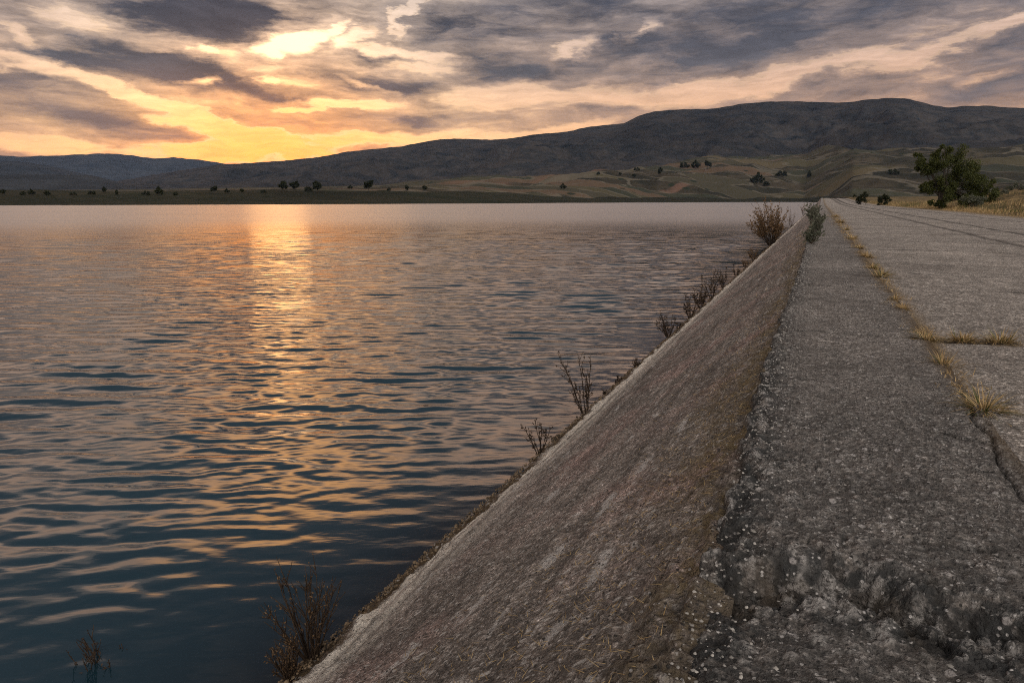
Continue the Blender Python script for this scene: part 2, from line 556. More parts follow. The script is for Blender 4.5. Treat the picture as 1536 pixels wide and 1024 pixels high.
def mat_face():
    m, n, out = material('face_concrete')
    p = n.pos()
    x, y, z = n.xyz(p)
    col, big, mid, fine, hgt0 = concrete_base(n, p, 1.8, .62)
    mauve = n.noise(p, 1.1, 4, .55)
    col = n.mix(1.0, col, (1.0, .972, .968), 'MULTIPLY')
    col = n.mix(n.step(mauve, .45, .70), col, n.mix(1.0, col, (1.10, .93, .93), 'MULTIPLY'))
    # streaks that run along the dam: one per pour of concrete
    ps = n.mapping(p, scale=(2.0, .16, 3.0))
    st = n.noise(ps, 2.2, 6, .66)
    col = n.mix(1.0, col, n.ramp(st, [(.3, .55), (.5, .98), (.7, 1.5)]), 'MULTIPLY')
    zz = n.math('ADD', z, n.math('MULTIPLY', n.math('SUBTRACT', n.noise(p, 1.6, 5, .65), .5), .16))
    zf = n.math('ADD', z, n.math('MULTIPLY', n.math('SUBTRACT', n.noise(n.mapping(p, scale=(1, .25, 1)), 3.0, 5, .7), .5), .10))
    band = n.ramp(n.math('MULTIPLY', zf, 1.0), [(.20, 0.0), (.24, 1.0), (.33, .95), (.37, .2), (.41, .75), (.46, .1), (.52, .4), (.60, 0.0)])
    bandm = n.math('MULTIPLY', band, 1.0)
    col = n.mix(n.math('MULTIPLY', bandm, n.step(n.noise(ps, 5.0, 5, .7), .28, .46)), col, (.80, .73, .63))
    col = n.mix(n.step(zz, .25, .15), col, n.mix(mid, (.048, .033, .018), (.15, .098, .048)))
    col = n.mix(n.step(zz, .07, -.02), col, (.016, .017, .014))
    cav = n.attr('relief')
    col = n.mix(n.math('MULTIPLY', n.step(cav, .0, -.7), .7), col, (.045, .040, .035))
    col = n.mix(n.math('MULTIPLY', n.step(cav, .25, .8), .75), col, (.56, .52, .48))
    lit = n.attr('litter')
    lc = n.mix(n.noise(p, 26, 5, .75), (.060, .044, .022), (.27, .20, .105))
    col = n.mix(n.math('MULTIPLY', lit, n.step(n.noise(p, 13, 6, .72), .33, .55)), col, lc)
    dark = n.noise(p, 2.4, 6, .66)
    col = n.mix(n.math('MULTIPLY', n.step(dark, .56, .70), .40), col, (.070, .062, .056))
    col = n.mix(n.math('MULTIPLY', n.attr('pale'), n.step(fine, .34, .52, .25, .8)), col, (.60, .565, .53))
    col = n.mix(n.math('MULTIPLY', n.attr('groove'), .85), col, (.030, .026, .022))
    vd = n.new('ShaderNodeTexVoronoi')
    n.put(vd.inputs['Vector'], p)
    vd.inputs['Scale'].default_value = 55
    sel = n._sep(vd.outputs['Color'])[0]
    disc = n.step(vd.outputs['Distance'], .36, .20)
    col = n.mix(n.math('MULTIPLY', disc, n.step(sel, .90, .94)), col, (.48, .45, .42))
    col = n.mix(n.math('MULTIPLY', disc, n.step(sel, .30, .22)), col, (.06, .055, .05))
    hgt = hgt0
    hgt = n.math('ADD', hgt, n.math('MULTIPLY', disc, .4))
    hgt = n.math('ADD', hgt, n.math('MULTIPLY', st, 1.2))
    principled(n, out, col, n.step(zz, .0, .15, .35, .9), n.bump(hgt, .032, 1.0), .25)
    return m


def mat_road():
    m, n, out = material('road_concrete')
    p = n.pos()
    col, big, mid, fine, hgt0 = concrete_base(n, p, 1.6, .75)
    groove = n.attr('groove')
    blot = n.noise(n.mapping(p, scale=(1, .5, 1)), 1.4, 5, .62)
    col = n.mix(n.step(blot, .55, .75), col, n.mix(1.0, col, (.72, .70, .68), 'MULTIPLY'))
    vd = n.new('ShaderNodeTexVoronoi')
    n.put(vd.inputs['Vector'], p)
    vd.inputs['Scale'].default_value = 40
    sel = n._sep(vd.outputs['Color'])[0]
    disc = n.step(vd.outputs['Distance'], .36, .22)
    col = n.mix(n.math('MULTIPLY', disc, n.step(sel, .88, .93)), col, (.48, .46, .43))
    col = n.mix(n.math('MULTIPLY', disc, n.step(sel, .2, .12)), col, (.07, .065, .06))
    pit = n.noise(p, 9.0, 5, .6)
    col = n.mix(n.math('MULTIPLY', n.step(pit, .60, .67), .85), col, (.075, .068, .06))
    col = n.mix(n.attr('dirt'), col, n.mix(fine, (.09, .062, .035), (.21, .15, .08)))
    col = n.mix(n.math('MULTIPLY', groove, .92), col, (.022, .020, .018))
    hgt = n.math('ADD', hgt0, n.math('MULTIPLY', pit, -1.2))
    principled(n, out, col, .9, n.bump(hgt, .016, .9), .25)
    return m


def warp_m(n, wv):
    nd = n.new('ShaderNodeTexNoise')
    n.put(nd.inputs['Vector'], wv)
    nd.inputs['Scale'].default_value = .008
    nd.inputs['Detail'].default_value = 4
    m_ = n.new('ShaderNodeVectorMath', operation='MULTIPLY_ADD')
    n.put(m_.inputs[0], nd.outputs['Color'])
    m_.inputs[1].default_value = (150, 150, 0)
    n.put(m_.inputs[2], wv)
    return m_.outputs[0]


def mat_hill(name, dry, green, dark, fields, sc=1.0, lines=0.0):
    m, n, out = material(name)
    p = n.pos()
    big = n.noise(p, .0016 / sc, 6, .62)
    mid = n.noise(n.mapping(p, scale=(1, 1, 2.5)), .009 / sc, 6, .68, .5)
    fine = n.noise(p, .05 / sc, 5, .7)
    col = n.mix(n.step(mid, .42, .56), dry, green)
    col = n.mix(n.step(n.math('ADD', mid, n.math('MULTIPLY', n.math('SUBTRACT', fine, .5), .5)), .56, .70), col, dark)
    col = n.mix(1.0, col, n.ramp(big, [(.3, .62), (.5, 1.0), (.7, 1.4)]), 'MULTIPLY')
    col = n.mix(1.0, col, n.ramp(fine, [(.25, .6), (.5, 1.0), (.75, 1.5)]), 'MULTIPLY')
    if fields:
        col = n.mix(n.math('MULTIPLY', n.attr('bare'), n.step(mid, .62, .45)), col, (.105, .062, .044))
        vd = n.new('ShaderNodeTexVoronoi')
        wv = n.mapping(p, rot=(0, 0, .4), scale=(.7, 1.7, 0.0))
        wv = warp_m(n, wv)
        n.put(vd.inputs['Vector'], wv)
        vd.inputs['Scale'].default_value = .0075
        s = n._sep(vd.outputs['Color'])
        col = n.mix(n.math('MULTIPLY', n.step(s[0], .74, .80), fields), col, (.10, .066, .042))
        col = n.mix(n.math('MULTIPLY', n.step(s[1], .78, .84), fields), col, (.07, .06, .034))
        col = n.mix(n.math('MULTIPLY', n.step(s[2], .72, .76), fields), col, (.030, .034, .022))
        ve = n.new('ShaderNodeTexVoronoi', feature='DISTANCE_TO_EDGE')
        n.put(ve.inputs['Vector'], wv)
        ve.inputs['Scale'].default_value = .0075
        col = n.mix(n.math('MULTIPLY', n.step(ve.outputs['Distance'], .035, .015), lines), col, (.11, .095, .072))
        sp = n.new('ShaderNodeTexVoronoi')
        n.put(sp.inputs['Vector'], n.mapping(p, scale=(1, 1, 0)))
        sp.inputs['Scale'].default_value = .03
        ss = n._sep(sp.outputs['Color'])[0]
        col = n.mix(n.math('MULTIPLY', n.step(sp.outputs['Distance'], .28, .16), n.step(ss, .80, .84)), col, (.016, .020, .012))
    principled(n, out, col, .95, n.bump(fine, 6 * sc, .6), .1)
    return m


def mat_simple(name, c1, c2, rough=.8, island=True, trans=0.0):
    m, n, out = material(name)
    g = n.new('ShaderNodeNewGeometry')
    fac = g.outputs['Random Per Island'] if island else n.noise(g.outputs['Position'], 9, 4, .6)
    col = n.mix(fac, c1, c2)
    b = principled(n, out, col, rough, None, .2)
    if trans:
        t = n.new('ShaderNodeBsdfTranslucent')
        n.put(t.inputs[0], col)
        mx = n.new('ShaderNodeMixShader')
        mx.inputs[0].default_value = trans
        n.l.new(b.outputs[0], mx.inputs[1])
        n.l.new(t.outputs[0], mx.inputs[2])
        n.l.new(mx.outputs[0], out.inputs['Surface'])
    return m


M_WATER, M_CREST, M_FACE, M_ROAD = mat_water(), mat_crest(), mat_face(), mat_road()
M_MOUNT = mat_hill('mountain_grass', (0.030, 0.027, 0.025), (0.017, 0.018, 0.019), (0.004, 0.006, 0.008), 0, 1.1)
M_FOOT = mat_hill('foothill_grass', (0.045, 0.037, 0.025), (0.022, 0.021, 0.014), (0.012, 0.013, 0.010), .7, 1.0, .6)
M_SHORE = mat_hill('shore_grass', (0.016, 0.016, 0.009), (0.009, 0.012, 0.006), (0.005, 0.006, 0.004), 0, .35)
M_FAR = mat_hill('far_hill_grass', (0.022, 0.026, 0.030), (0.015, 0.019, 0.023), (0.008, 0.012, 0.016), 0, 2.5)  # bluish tint in the colour stands in for distance haze
M_GROUND = mat_hill('verge_soil', (0.140, 0.098, 0.049), (0.077, 0.059, 0.029), (0.038, 0.032, 0.017), 0, .012)
M_BARK = mat_simple('bark', (0.021, 0.017, 0.013), (0.043, 0.035, 0.027), .9, False)
M_LEAF = mat_simple('leaf_dark', (0.008, 0.011, 0.005), (0.024, 0.028, 0.010), .7, True, .25)
M_LEAF2 = mat_simple('leaf_tree', (0.020, 0.028, 0.008), (0.070, 0.076, 0.019), .65, True, .35)
M_SAGE = mat_simple('leaf_sage', (0.045, 0.051, 0.036), (0.112, 0.112, 0.079), .7, True, .25)
M_REED = mat_simple('weed_brown', (0.064, 0.039, 0.021), (0.195, 0.120, 0.060), .8, True, .25)
M_STEM = mat_simple('weed_stem', (0.021, 0.014, 0.010), (0.052, 0.034, 0.021), .85, True)
M_DRY = mat_simple('dry_grass', (0.176, 0.108, 0.044), (0.440, 0.320, 0.160), .8, True, .25)
M_GREEN = mat_simple('green_grass', (0.036, 0.044, 0.014), (0.120, 0.116, 0.040), .75, True, .25)
M_STONE = mat_simple('loose_stone', (0.076, 0.071, 0.065), (0.289, 0.272, 0.246), .9, True)

# ------------------------------------------------------------------ the dam
JT = [-1.7, 5.72, 9.02, 12.7, 16.3, 19.9, 23.5, 27.1, 31, 35, 39, 43, 47]     # joints across the crest


def rows_y(y0, y1, k, dmin=.004, dmax=4.0):
    r = [-6.0]
    while r[-1] < y0:
        r.append(r[-1] + .08)
    while r[-1] < y1:
        r.append(r[-1] + min(dmax, max(dmin, k * r[-1])))
    return np.array(r)


def road_z(Y):
    return 2.0 + 2.0 * sm(140, 420, Y)


def spall_line(X):
    return 1.86 + .10 * X + .05 * np.sin(X * 7 + .4) + .05 * fbm(X * 4, X * 0 + 2, 3, 5)


def build_crest(parent):
    ys = rows_y(.75, DAM_END, .0042)
    xs = np.linspace(EDGE, JOINT, 128)
    Y, X = np.meshgrid(ys, xs, indexing='ij')
    eo = .024 * fbm(ys * 1.7, ys * 0 + .5, 6, 2, .66) + .010 * fbm(ys * 14, ys * 0 + 4, 3, 8, .6)
    fall = (1 - (X - EDGE) / (JOINT - EDGE)) ** 3
    X2 = X + (eo[:, None] + .0) * fall
    near_edge = np.exp(-((X - EDGE) / .13) ** 2)
    nz = .010 * fbm(X * 1.6, Y * 1.6, 4, 1) + .0045 * fbm(X * 11, Y * 11, 4, 3)
    d1, v1 = cells(X * 38, Y * 38, 1)
    stones = np.clip(.55 - d1, 0, 1) * (v1 > .45) * .010
    d2, v2 = cells(X * 15, Y * 15, 4)
    stones2 = np.clip(.5 - d2, 0, 1) * (v2 > .62) * .020
    dd = Y - spall_line(X)
    t_rag = 1 + .7 * fbm(X * 7, Y * 7, 4, 6)
    spall = np.exp(-(dd / .055) ** 2) * np.clip(t_rag, 0, 2)
    spall = spall * (.55 + .45 * sm(.75, .1, X))
    spall2 = np.exp(-((dd + .05) / .13) ** 2)
    rough_zone = np.clip(near_edge * .8 + spall2 * 1.0 + sm(6.0, 2.0, Y) * .50, 0, 1) * sm(-1.0, .5, Y)
    rg_ = fbm(X * 15, Y * 15, 5, 9, .64)
    chunk = cells(X * 13 + .4 * rg_, Y * 13, 12)
    broken = .015 * rough_zone * rg_ + .042 * np.clip(spall2 * 1.3 - .2, 0, 1) * (chunk[1] - .60) * sm(.62, .52, chunk[0] + .15 * fbm(X * 40, Y * 40, 3, 22))
    Z = 2.0 + nz + (stones + stones2) * (.35 + .9 * rough_zone) + broken - .085 * spall - .055 * sm(.015, -.035, dd + .02 * fbm(X * 12, Y * 12, 4, 16)) * sm(-.9, -.12, dd)
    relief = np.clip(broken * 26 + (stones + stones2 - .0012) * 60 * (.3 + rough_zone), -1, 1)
    groove = np.clip(spall - .35, 0, 1) * np.clip(.4 + 1.2 * fbm(X * 9, Y * 9, 3, 11), 0, 1)
    for j, jy in enumerate(JT):
        line = jy + .02 * fbm(X * 3, X * 0 + j, 3, j)
        wid = .016 + .018 * np.clip(fbm(X * 2.5, X * 0 + j * 3, 3, 7), 0, 1) + .003 * max(0, jy - 6)
        g = np.exp(-((Y - line) / wid) ** 2)
        Z -= .022 * g
        groove = np.maximum(groove, g)
    rb = random.Random(31)
    bites = [(9.05, .07, .24, .18), (17.6, .05, .3, .16), (5.0, .03, .2, .14), (3.3, .03, .18, .14)]
    bites += [(1.3 * 28 ** rb.random(), rb.uniform(.015, .05), rb.uniform(.03, .12), rb.uniform(.03, .10)) for _ in range(70)]
    for jy, dep, wy, wx in bites:     # bites out of the edge
        b = np.exp(-(((Y - jy) / (wy + .006 * jy)) ** 2 + ((X - EDGE) / wx) ** 2)) * np.clip(.7 + fbm(X * 9, Y * 6, 3, 13), 0, 2)
        Z -= dep * b
        groove = np.maximum(groove, np.clip(b - .5, 0, 1) * (.8 if wy > .15 else .25))
    # meandering crack from the first tuft toward the camera
    cx = .745 - .02 * (3.9 - Y) + .06 * fbm(Y * 1.6, Y * 0 + 3, 4, 15)
    wdt = .006 + .007 * np.clip(fbm(Y * 3, Y * 0, 2, 2), 0, 1)
    ck = np.exp(-((X - np.minimum(cx, .77)) / wdt) ** 2) * sm(2.3, 2.6, Y) * sm(4.3, 4.0, Y)
    for (x0, y0, dx_, dy_, ln) in ((.78, 3.3, -.32, .10, .28), (.76, 2.95, -.30, -.06, .25), (.78, 3.75, -.3, .05, .3), (.5, 1.75, .3, .03, .5), (.3, 2.2, .4, .1, .3)):
        L = math.hypot(dx_, dy_)
        ux, uy = dx_ / L, dy_ / L
        s = (X - x0) * ux + (Y - y0) * uy
        q = -(X - x0) * uy + (Y - y0) * ux + .018 * fbm(s * 9, s * 0 + x0, 3, 4)
        ck = np.maximum(ck, np.exp(-(q / .009) ** 2) * sm(-.01, .02, s) * sm(ln, ln - .08, s))
    Z -= .018 * ck
    groove = np.maximum(groove, ck)
    # rounded lip
    Z -= .022 * np.exp(-(X - EDGE) / .022) * (1 + .8 * fbm(Y * 9, Y * 0 + 8, 3, 3))
    dirt = np.exp(-((X - JOINT) / (.045 + .004 * np.clip(Y, 0, 30))) ** 2) * sm(2.0, 4.2, Y) * np.clip(.75 + fbm(X * 3, Y * .9, 3, 17), 0, 1)
    dirt = np.maximum(dirt, spall2 * np.clip(fbm(X * 4, Y * 4, 4, 19) - .1, 0, 1) * .9)
    lift = (road_z(Y) - 2.0)
    Z = Z + lift
    V = np.stack([X2, Y, Z], -1)
    # lip face that drops to the slab of the slope
    nf = 7
    tt = np.linspace(0, 1, nf + 1)[1:]
    lip = np.zeros((len(ys), nf, 3))
    for k, t in enumerate(tt):
        lip[:, k, 0] = V[:, 0, 0] - .004 - .004 * t + .006 * fbm(ys * 14, ys * 0 + t * 2, 3, 21)
        lip[:, k, 1] = ys
        lip[:, k, 2] = V[:, 0, 2] - .19 * t
    lip = lip[:, ::-1]
    VV = np.concatenate([lip, V], 1)
    z0 = np.zeros((len(ys), nf))
    wear = np.concatenate([z0 + .6, rough_zone], 1)
    groove = np.concatenate([z0, groove], 1)
    dirt = np.concatenate([z0 + .35, dirt], 1)
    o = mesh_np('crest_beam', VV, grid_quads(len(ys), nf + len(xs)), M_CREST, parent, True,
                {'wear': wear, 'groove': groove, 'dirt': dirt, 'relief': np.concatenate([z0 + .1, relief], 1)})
    o['label'] = 'flat cracked concrete crest beam with a broken joint and rough pale edge'
    return o


def build_face(parent):
    ys = rows_y(.75, DAM_END, .0046)
    s = np.concatenate([np.linspace(-.75, 0, 26)[:-1], np.linspace(0, 1, 150)])
    Y, S = np.meshgrid(ys, s, indexing='ij')
    topx, topz = EDGE - .012, 1.945
    X = BANK + (topx - BANK) * S
    Z = topz * S
    L = math.hypot(topx - BANK, topz)
    nx, nzv = -topz / L, (topx - BANK) / L
    U = S * L
    amp = .020 * fbm(U * .9, Y * .5, 4, 31) + .006 * fbm(U * 9, Y * 9, 4, 33)
    d1, v1 = cells(U * 36, Y * 36, 3)
    amp += np.clip(.55 - d1, 0, 1) * (v1 > .5) * .016
    pour = .010 * fbm(U * 7, Y * .18, 3, 35)                 # boards' marks along the dam
    top = sm(.80, 1.0, S)
    rough = .016 * top * fbm(U * 14, Y * 14, 5, 37, .62)
    foot = sm(.22, .02, S)
    rough += .05 * foot * fbm(U * 4, Y * 4, 5, 39, .6) + .03 * sm(.02, -.1, S) * np.clip(.5 - cells(U * 5, Y * 5, 6)[0], 0, 1)
    rl = .55 * fbm(U * 11, Y * 11, 5, 33, .62) + .5 * fbm(U * 9, Y * .9, 4, 34, .6)
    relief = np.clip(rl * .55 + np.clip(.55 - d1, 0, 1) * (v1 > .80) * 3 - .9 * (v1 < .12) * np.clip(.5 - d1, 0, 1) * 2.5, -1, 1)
    amp = amp + pour + rough
    ledge = .030 * sm(.075, .10, S + .012 * fbm(Y * .7, Y * 0, 3, 2))  # the slab sits proud of the brown footing
    amp = amp + ledge - .03
    groove = np.exp(-((S - .985) / .012) ** 2)
    for jy, sl, w_, s0, s1 in ((7.35, 1.3, .028, .30, 1.0), (3.9, 1.0, .016, .45, .8), (12.9, .5, .05, .1, 1), (19.8, .3, .07, 0, 1), (27, .3, .09, 0, 1), (2.35, .5, .010, .2, .6), (5.5, 1.2, .018, .15, .5), (2.9, 1.6, .010, .3, .75), (10.2, 1.4, .03, .3, .8)):
        ln_ = jy + sl * S + .10 * fbm(S * 5, S * 0 + jy, 4, 45)
        groove = np.maximum(groove, np.exp(-((Y - ln_) / w_) ** 2) * sm(s0 - .03, s0 + .03, S) * sm(s1 + .03, s1 - .03, S) * np.clip(.5 + fbm(U * 3, Y * 0 + jy, 3, 46), 0, 1))
    rs_ = random.Random(77)
    spots = [(2.68, .72, .12, .016)] + [(1.8 * 9 ** rs_.random(), rs_.uniform(.2, .85), rs_.uniform(.04, .16), rs_.uniform(.004, .014)) for _ in range(40)]
    pale = np.zeros_like(amp)
    for sy, ss_, ly, ls in spots:
        q_ = np.hypot((Y - sy - .25 * (S - ss_)) / (ly * (1 + .05 * sy)), (S - ss_) / ls) + .45 * fbm(U * 12, Y * 7, 3, 47)
        pale = np.maximum(pale, sm(1.0, .75, q_))
    amp -= .008 * pale
    amp -= .014 * groove
    groove = groove * sm(.97, .95, S)
    X = X + nx * amp
    Z = Z + nzv * amp + (road_z(Y) - 2.0) * np.clip(S, 0, 1)
    lw = .13 + .16 * fbm(Y * .35, Y * 0 + 1, 4, 41)
    cap = np.stack([np.full_like(ys, EDGE + .10), ys, Z[:, -1] - .03], -1)[:, None]
    litter = sm(1 - np.clip(lw, .03, .55), 1.0, S) * np.clip(.75 + .9 * fbm(U * 5, Y * 3, 4, 43), 0, 1) * (.55 + .45 * sm(1.2, 2.2, Y))
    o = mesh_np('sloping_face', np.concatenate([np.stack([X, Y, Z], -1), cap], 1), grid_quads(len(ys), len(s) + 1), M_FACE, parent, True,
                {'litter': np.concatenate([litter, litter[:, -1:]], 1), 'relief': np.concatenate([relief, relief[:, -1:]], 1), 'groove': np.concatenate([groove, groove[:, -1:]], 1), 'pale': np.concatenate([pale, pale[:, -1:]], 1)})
    o['label'] = 'steep grey brown concrete face streaked along its length, running down into the water'
    return o


dam = empty('dam', (0, 0, 0), 'long weathered concrete dam with a sloping face beside the lake and a cracked flat crest', 'dam')
build_crest(dam)
build_face(dam)


def build_road():
    ys = rows_y(2.0, DAM_END + 120, .007, .012)
    xs = np.concatenate([np.linspace(JOINT, 2.4, 90)[:-1], np.linspace(2.4, 11.6, 190)])
    Y, X = np.meshgrid(ys, xs, indexing='ij')
    Z = road_z(Y) - .010 + .012 * fbm(X * .7, Y * .7, 4, 51) + .005 * fbm(X * 6, Y * 6, 4, 53)
    d2, v2 = cells(X * 12, Y * 12, 8)
    Z += np.clip(.5 - d2, 0, 1) * (v2 > .7) * .014
    Z += .014 * (np.floor((X - .8) / 3.4) % 2) * sm(8, 14, Y)
    groove = np.zeros_like(Z)
    dirt = np.zeros_like(Z)
    pxw = np.clip(Y, 2, 400)
    for xl, wgt in ((4.15, .7), (5.55, 1.0), (8.7, .8)):
        g = np.exp(-((X - xl - .05 * fbm(Y * .3, Y * 0 + xl, 3, 5)) / (.035 + .0016 * pxw)) ** 2) * sm(4, 12, Y) * wgt
        groove = np.maximum(groove, g)
    for j, (yl, xa, xb) in enumerate([(5.8, .8, 11.6), (9.2, 2.0, 11.6), (12.6, .8, 11.6), (16.2, .8, 11.6), (19.5, 2, 4.2), (20.2, 1.4, 11), (24.0, .8, 11.6),
                                      (30, 4, 11.6), (36, .8, 11.6), (44, .8, 11.6), (54, .8, 11.6), (68, .8, 11.6)]):
        line = yl + .10 * fbm(X * .6, X * 0 + j, 3, j) + .012 * fbm(X * 9, X * 0, 2, 2)
        wd = (.020 + .030 * np.clip(fbm(X * .9, X * 0 + j * 2, 3, 9) + .2, 0, 1)) * (1 + .11 * yl)
        g = np.exp(-((Y - line) / wd) ** 2) * sm(xa - .2, xa + .2, X) * sm(xb + .1, xb - .3, X) * (.8 + .5 * fbm(X * 1.3, X * 0 + j, 2, 8))
        groove = np.maximum(groove, np.clip(g, 0, 1))
        if j == 0:
            dirt = np.maximum(dirt, np.exp(-((Y - line) / .09) ** 2) * np.clip(.55 + .9 * fbm(X * 2, Y * 3, 3, 5), 0, 1))
    for (x0, y0, dx_, dy_, ln) in ((2.0, 7.2, 2, .4, 2.2), (1.2, 11, 2.5, -.6, 2.2), (3.0, 15, 2.5, 1.5, 3.2), (6, 21, 1.5, 3, 4)):
        Lg = math.hypot(dx_, dy_)
        ux, uy = dx_ / Lg, dy_ / Lg
        s_ = (X - x0) * ux + (Y - y0) * uy
        q = -(X - x0) * uy + (Y - y0) * ux + .12 * fbm(s_ * 1.5, s_ * 0 + x0, 4, 4)
        groove = np.maximum(groove, np.exp(-(q / .022) ** 2) * sm(-.05, .1, s_) * sm(ln, ln - .4, s_))
    Z -= .02 * groove
    dirt = np.maximum(dirt, np.exp(-((X - JOINT) / (.05 + .006 * np.clip(Y, 0, 40))) ** 2) * np.clip(.8 + .9 * fbm(X * 3, Y * .8, 3, 17), 0, 1) * sm(3.5, 5, Y))
    dirt = np.maximum(dirt, sm(9.6, 11.3, X + .5 * fbm(Y * .2, X * .5, 3, 1)))
    o = mesh_np('road', np.stack([X, Y, Z], -1), grid_quads(len(ys), len(xs)), M_ROAD, None, True, {'groove': groove, 'dirt': dirt})
    tag(o, 'cracked concrete slab road running along the dam crest', 'road', None, 'structure')


build_road()


def ground_h(X, Y):
    base = road_z(Y) - .12
    rise = sm(12.5, 26, X) * (2.6 * sm(20, 70, Y) * sm(190, 110, Y)) + .006 * np.clip(X - 26, 0, 400) + .003 * np.clip(Y - 250, 0, 1000)
    return base + rise + .25 * sm(11.4, 14, X) * fbm(X * .22, Y * .22, 4, 61) + .10 * sm(11.2, 12, X)


gy = np.concatenate([np.linspace(-60, 20, 40)[:-1], np.linspace(20, 200, 240)[:-1], np.linspace(200, 1500, 120)])
gx = np.concatenate([np.linspace(11.2, 40, 90)[:-1], np.geomspace(40, 1600, 70)])
GY_, GX_ = np.meshgrid(gy, gx, indexing='ij')
GZ = ground_h(GX_, GY_)
o = mesh_np('ground', np.stack([GX_, GY_, GZ], -1), grid_quads(len(gy), len(gx)), M_GROUND)
tag(o, 'dry grassy ground rising beside the road', 'ground', None, 'structure')


# ------------------------------------------------------------------ water
def build_water():
    fine = np.radians(np.arange(-86, -2, .15))
    az = np.concatenate([np.radians(np.linspace(-200, -86, 24)[:-1]), fine, np.radians(np.linspace(-2, 14, 17)[0:])])
    r = [1.6]
    while r[-1] < 50:
        r.append(r[-1] + min(.10, .0046 * r[-1]))
    while r[-1] < 125:
        r.append(r[-1] + .17)
    while r[-1] < 2600:
        r.append(r[-1] * 1.03)
    r = np.array(r)
    R, A = np.meshgrid(r, az, indexing='ij')
    X, Y = R * np.sin(A), R * np.cos(A)
    rg = np.random.RandomState(11)
    Z = np.zeros_like(X)
    rs = np.random.RandomState(5)
    heading = -PSI
    mask_az = np.exp(-np.maximum(0, np.abs(np.degrees(A) + 44) - 42) ** 2 / 50.0)
    grp = .97 + .16 * fbm(X * .07, Y * .16, 3, 71)
    lee1, lee2, lee3 = .12 + .88 * sm(4.5, 15, R), (.55 + .45 * sm(4, 9, R)) * (1 - .40 * sm(9, 26, R)), sm(10, 45, R)   # short chop in the lee of the dam, longer waves outside it
    for k in range(120):
        u = rs.rand()
        if k < 44:                                   # long-crested waves off the lake
            lam, th, slope, lee = .44 + .40 * u, heading + .05 + rs.normal(0, .19), .0185, lee1
        elif k < 84:                                 # short ripples
            lam, th, slope, lee = .17 + .27 * u, heading + rs.normal(0, .32), .0180, lee2
        else:
            lam, th, slope, lee = 1.1 + 2.6 * u, heading - .05 + rs.normal(0, .24), .0055, lee3
        kx, ky = math.sin(th) * 2 * math.pi / lam, math.cos(th) * 2 * math.pi / lam
        a_ = slope * lam / (2 * math.pi)
        cut = sm(125 * min(1, lam / .9), 50 * min(1, lam / .9), R)
        ph = kx * X + ky * Y + rs.rand() * 6.283 + .3 * fbm(X * .12, Y * .12, 2, 80)
        Z += a_ * cut * lee * (np.sin(ph) + .22 * np.cos(2 * ph))
    Z *= np.clip(grp, .2, 1.6) * mask_az
    Z *= .35 + .65 * sm(.1, 3.0, BANK - X)       # calmer against the bank
    far = sm(30, 125, R) * .97 + .03
    o = mesh_np('water', np.stack([X, Y, Z], -1), grid_quads(len(r), len(az)), M_WATER, None, True, {'far': far})
    tag(o, 'rippled lake water reflecting the orange evening sky', 'water', None, 'structure')


build_water()
# lake bed, so that the shallow water has something under it
bx = np.linspace(-70, BANK - 1.4, 60)
by = np.linspace(-40, DAM_END, 120)
BY, BX = np.meshgrid(by, bx, indexing='ij')
BZ = np.maximum(-1.35 + .55 * (BX - (BANK - 1.9)), -9) + .12 * fbm(BX, BY, 4, 91)
o = mesh_np('lake_bed', np.stack([BX, BY, BZ], -1), grid_quads(len(by), len(bx)), M_SHORE)
tag(o, 'dark lake bed under the water', 'lake bed', None, 'structure')


# ------------------------------------------------------------------ hills (heights surveyed from the ridge lines, at their real distances)
def prof(pts):
    P_ = sorted(az_el(x, y) for x, y in pts)
    A_, E_ = np.array([q[0] for q in P_]), np.array([q[1] for q in P_])
    return lambda a: np.interp(a, A_, E_)


SKY_PTS = [(-300, 292), (0, 290), (100, 283), (200, 268), (270, 256), (330, 247), (370, 245), (400, 243), (430, 241), (480, 236), (520, 228), (560, 224), (600, 220), (640, 212),
           (660, 209), (680, 208), (710, 209), (740, 210), (770, 207), (800, 202), (850, 198), (870, 193), (885, 190), (935, 185), (960, 173), (980, 167), (1005, 165),
           (1075, 163), (1090, 160), (1120, 155), (1150, 153), (1180, 152), (1225, 153), (1270, 154), (1300, 150), (1325, 147.5), (1340, 147), (1365, 149), (1400, 158), (1420, 161),
           (1450, 159), (1480, 159), (1536, 163), (1650, 170), (1800, 190), (2000, 215)]
FAR_PTS = [(-400, 240), (-200, 236), (0, 232), (35, 234), (60, 233), (100, 232), (150, 230), (165, 230), (200, 233), (230, 238), (260, 236), (300, 239), (330, 244), (400, 252), (500, 262)]
DARK_PTS = [(-300, 258), (-100, 256), (0, 262), (60, 261), (110, 262), (140, 263), (165, 270), (190, 279), (215, 288), (240, 296)]
BLUE_PTS = [(-300, 232), (-100, 234), (0, 241), (40, 243), (75, 249), (110, 257), (150, 266), (190, 276), (220, 284)]
FOOT_PTS = [(-300, 286), (0, 286), (200, 284), (400, 281), (520, 279), (640, 277), (700, 274), (780, 270), (850, 262), (900, 252), (960, 246), (1040, 241), (1100, 238), (1160, 234), (1200, 228),
            (1300, 222), (1400, 221), (1536, 224), (1700, 228), (2000, 240)]
SHORE_PTS = [(-300, 290), (0, 290), (120, 290), (230, 289), (350, 288), (450, 288), (600, 289), (700, 290), (800, 295), (900, 298), (1000, 299), (1100, 299.5), (1240, 297), (1600, 297)]
SHR_PTS = [(-300, 308.6), (0, 308.3), (300, 307.2), (600, 306.0), (760, 305.2), (1000, 303.8), (1150, 303.2), (1215, 303.2)]


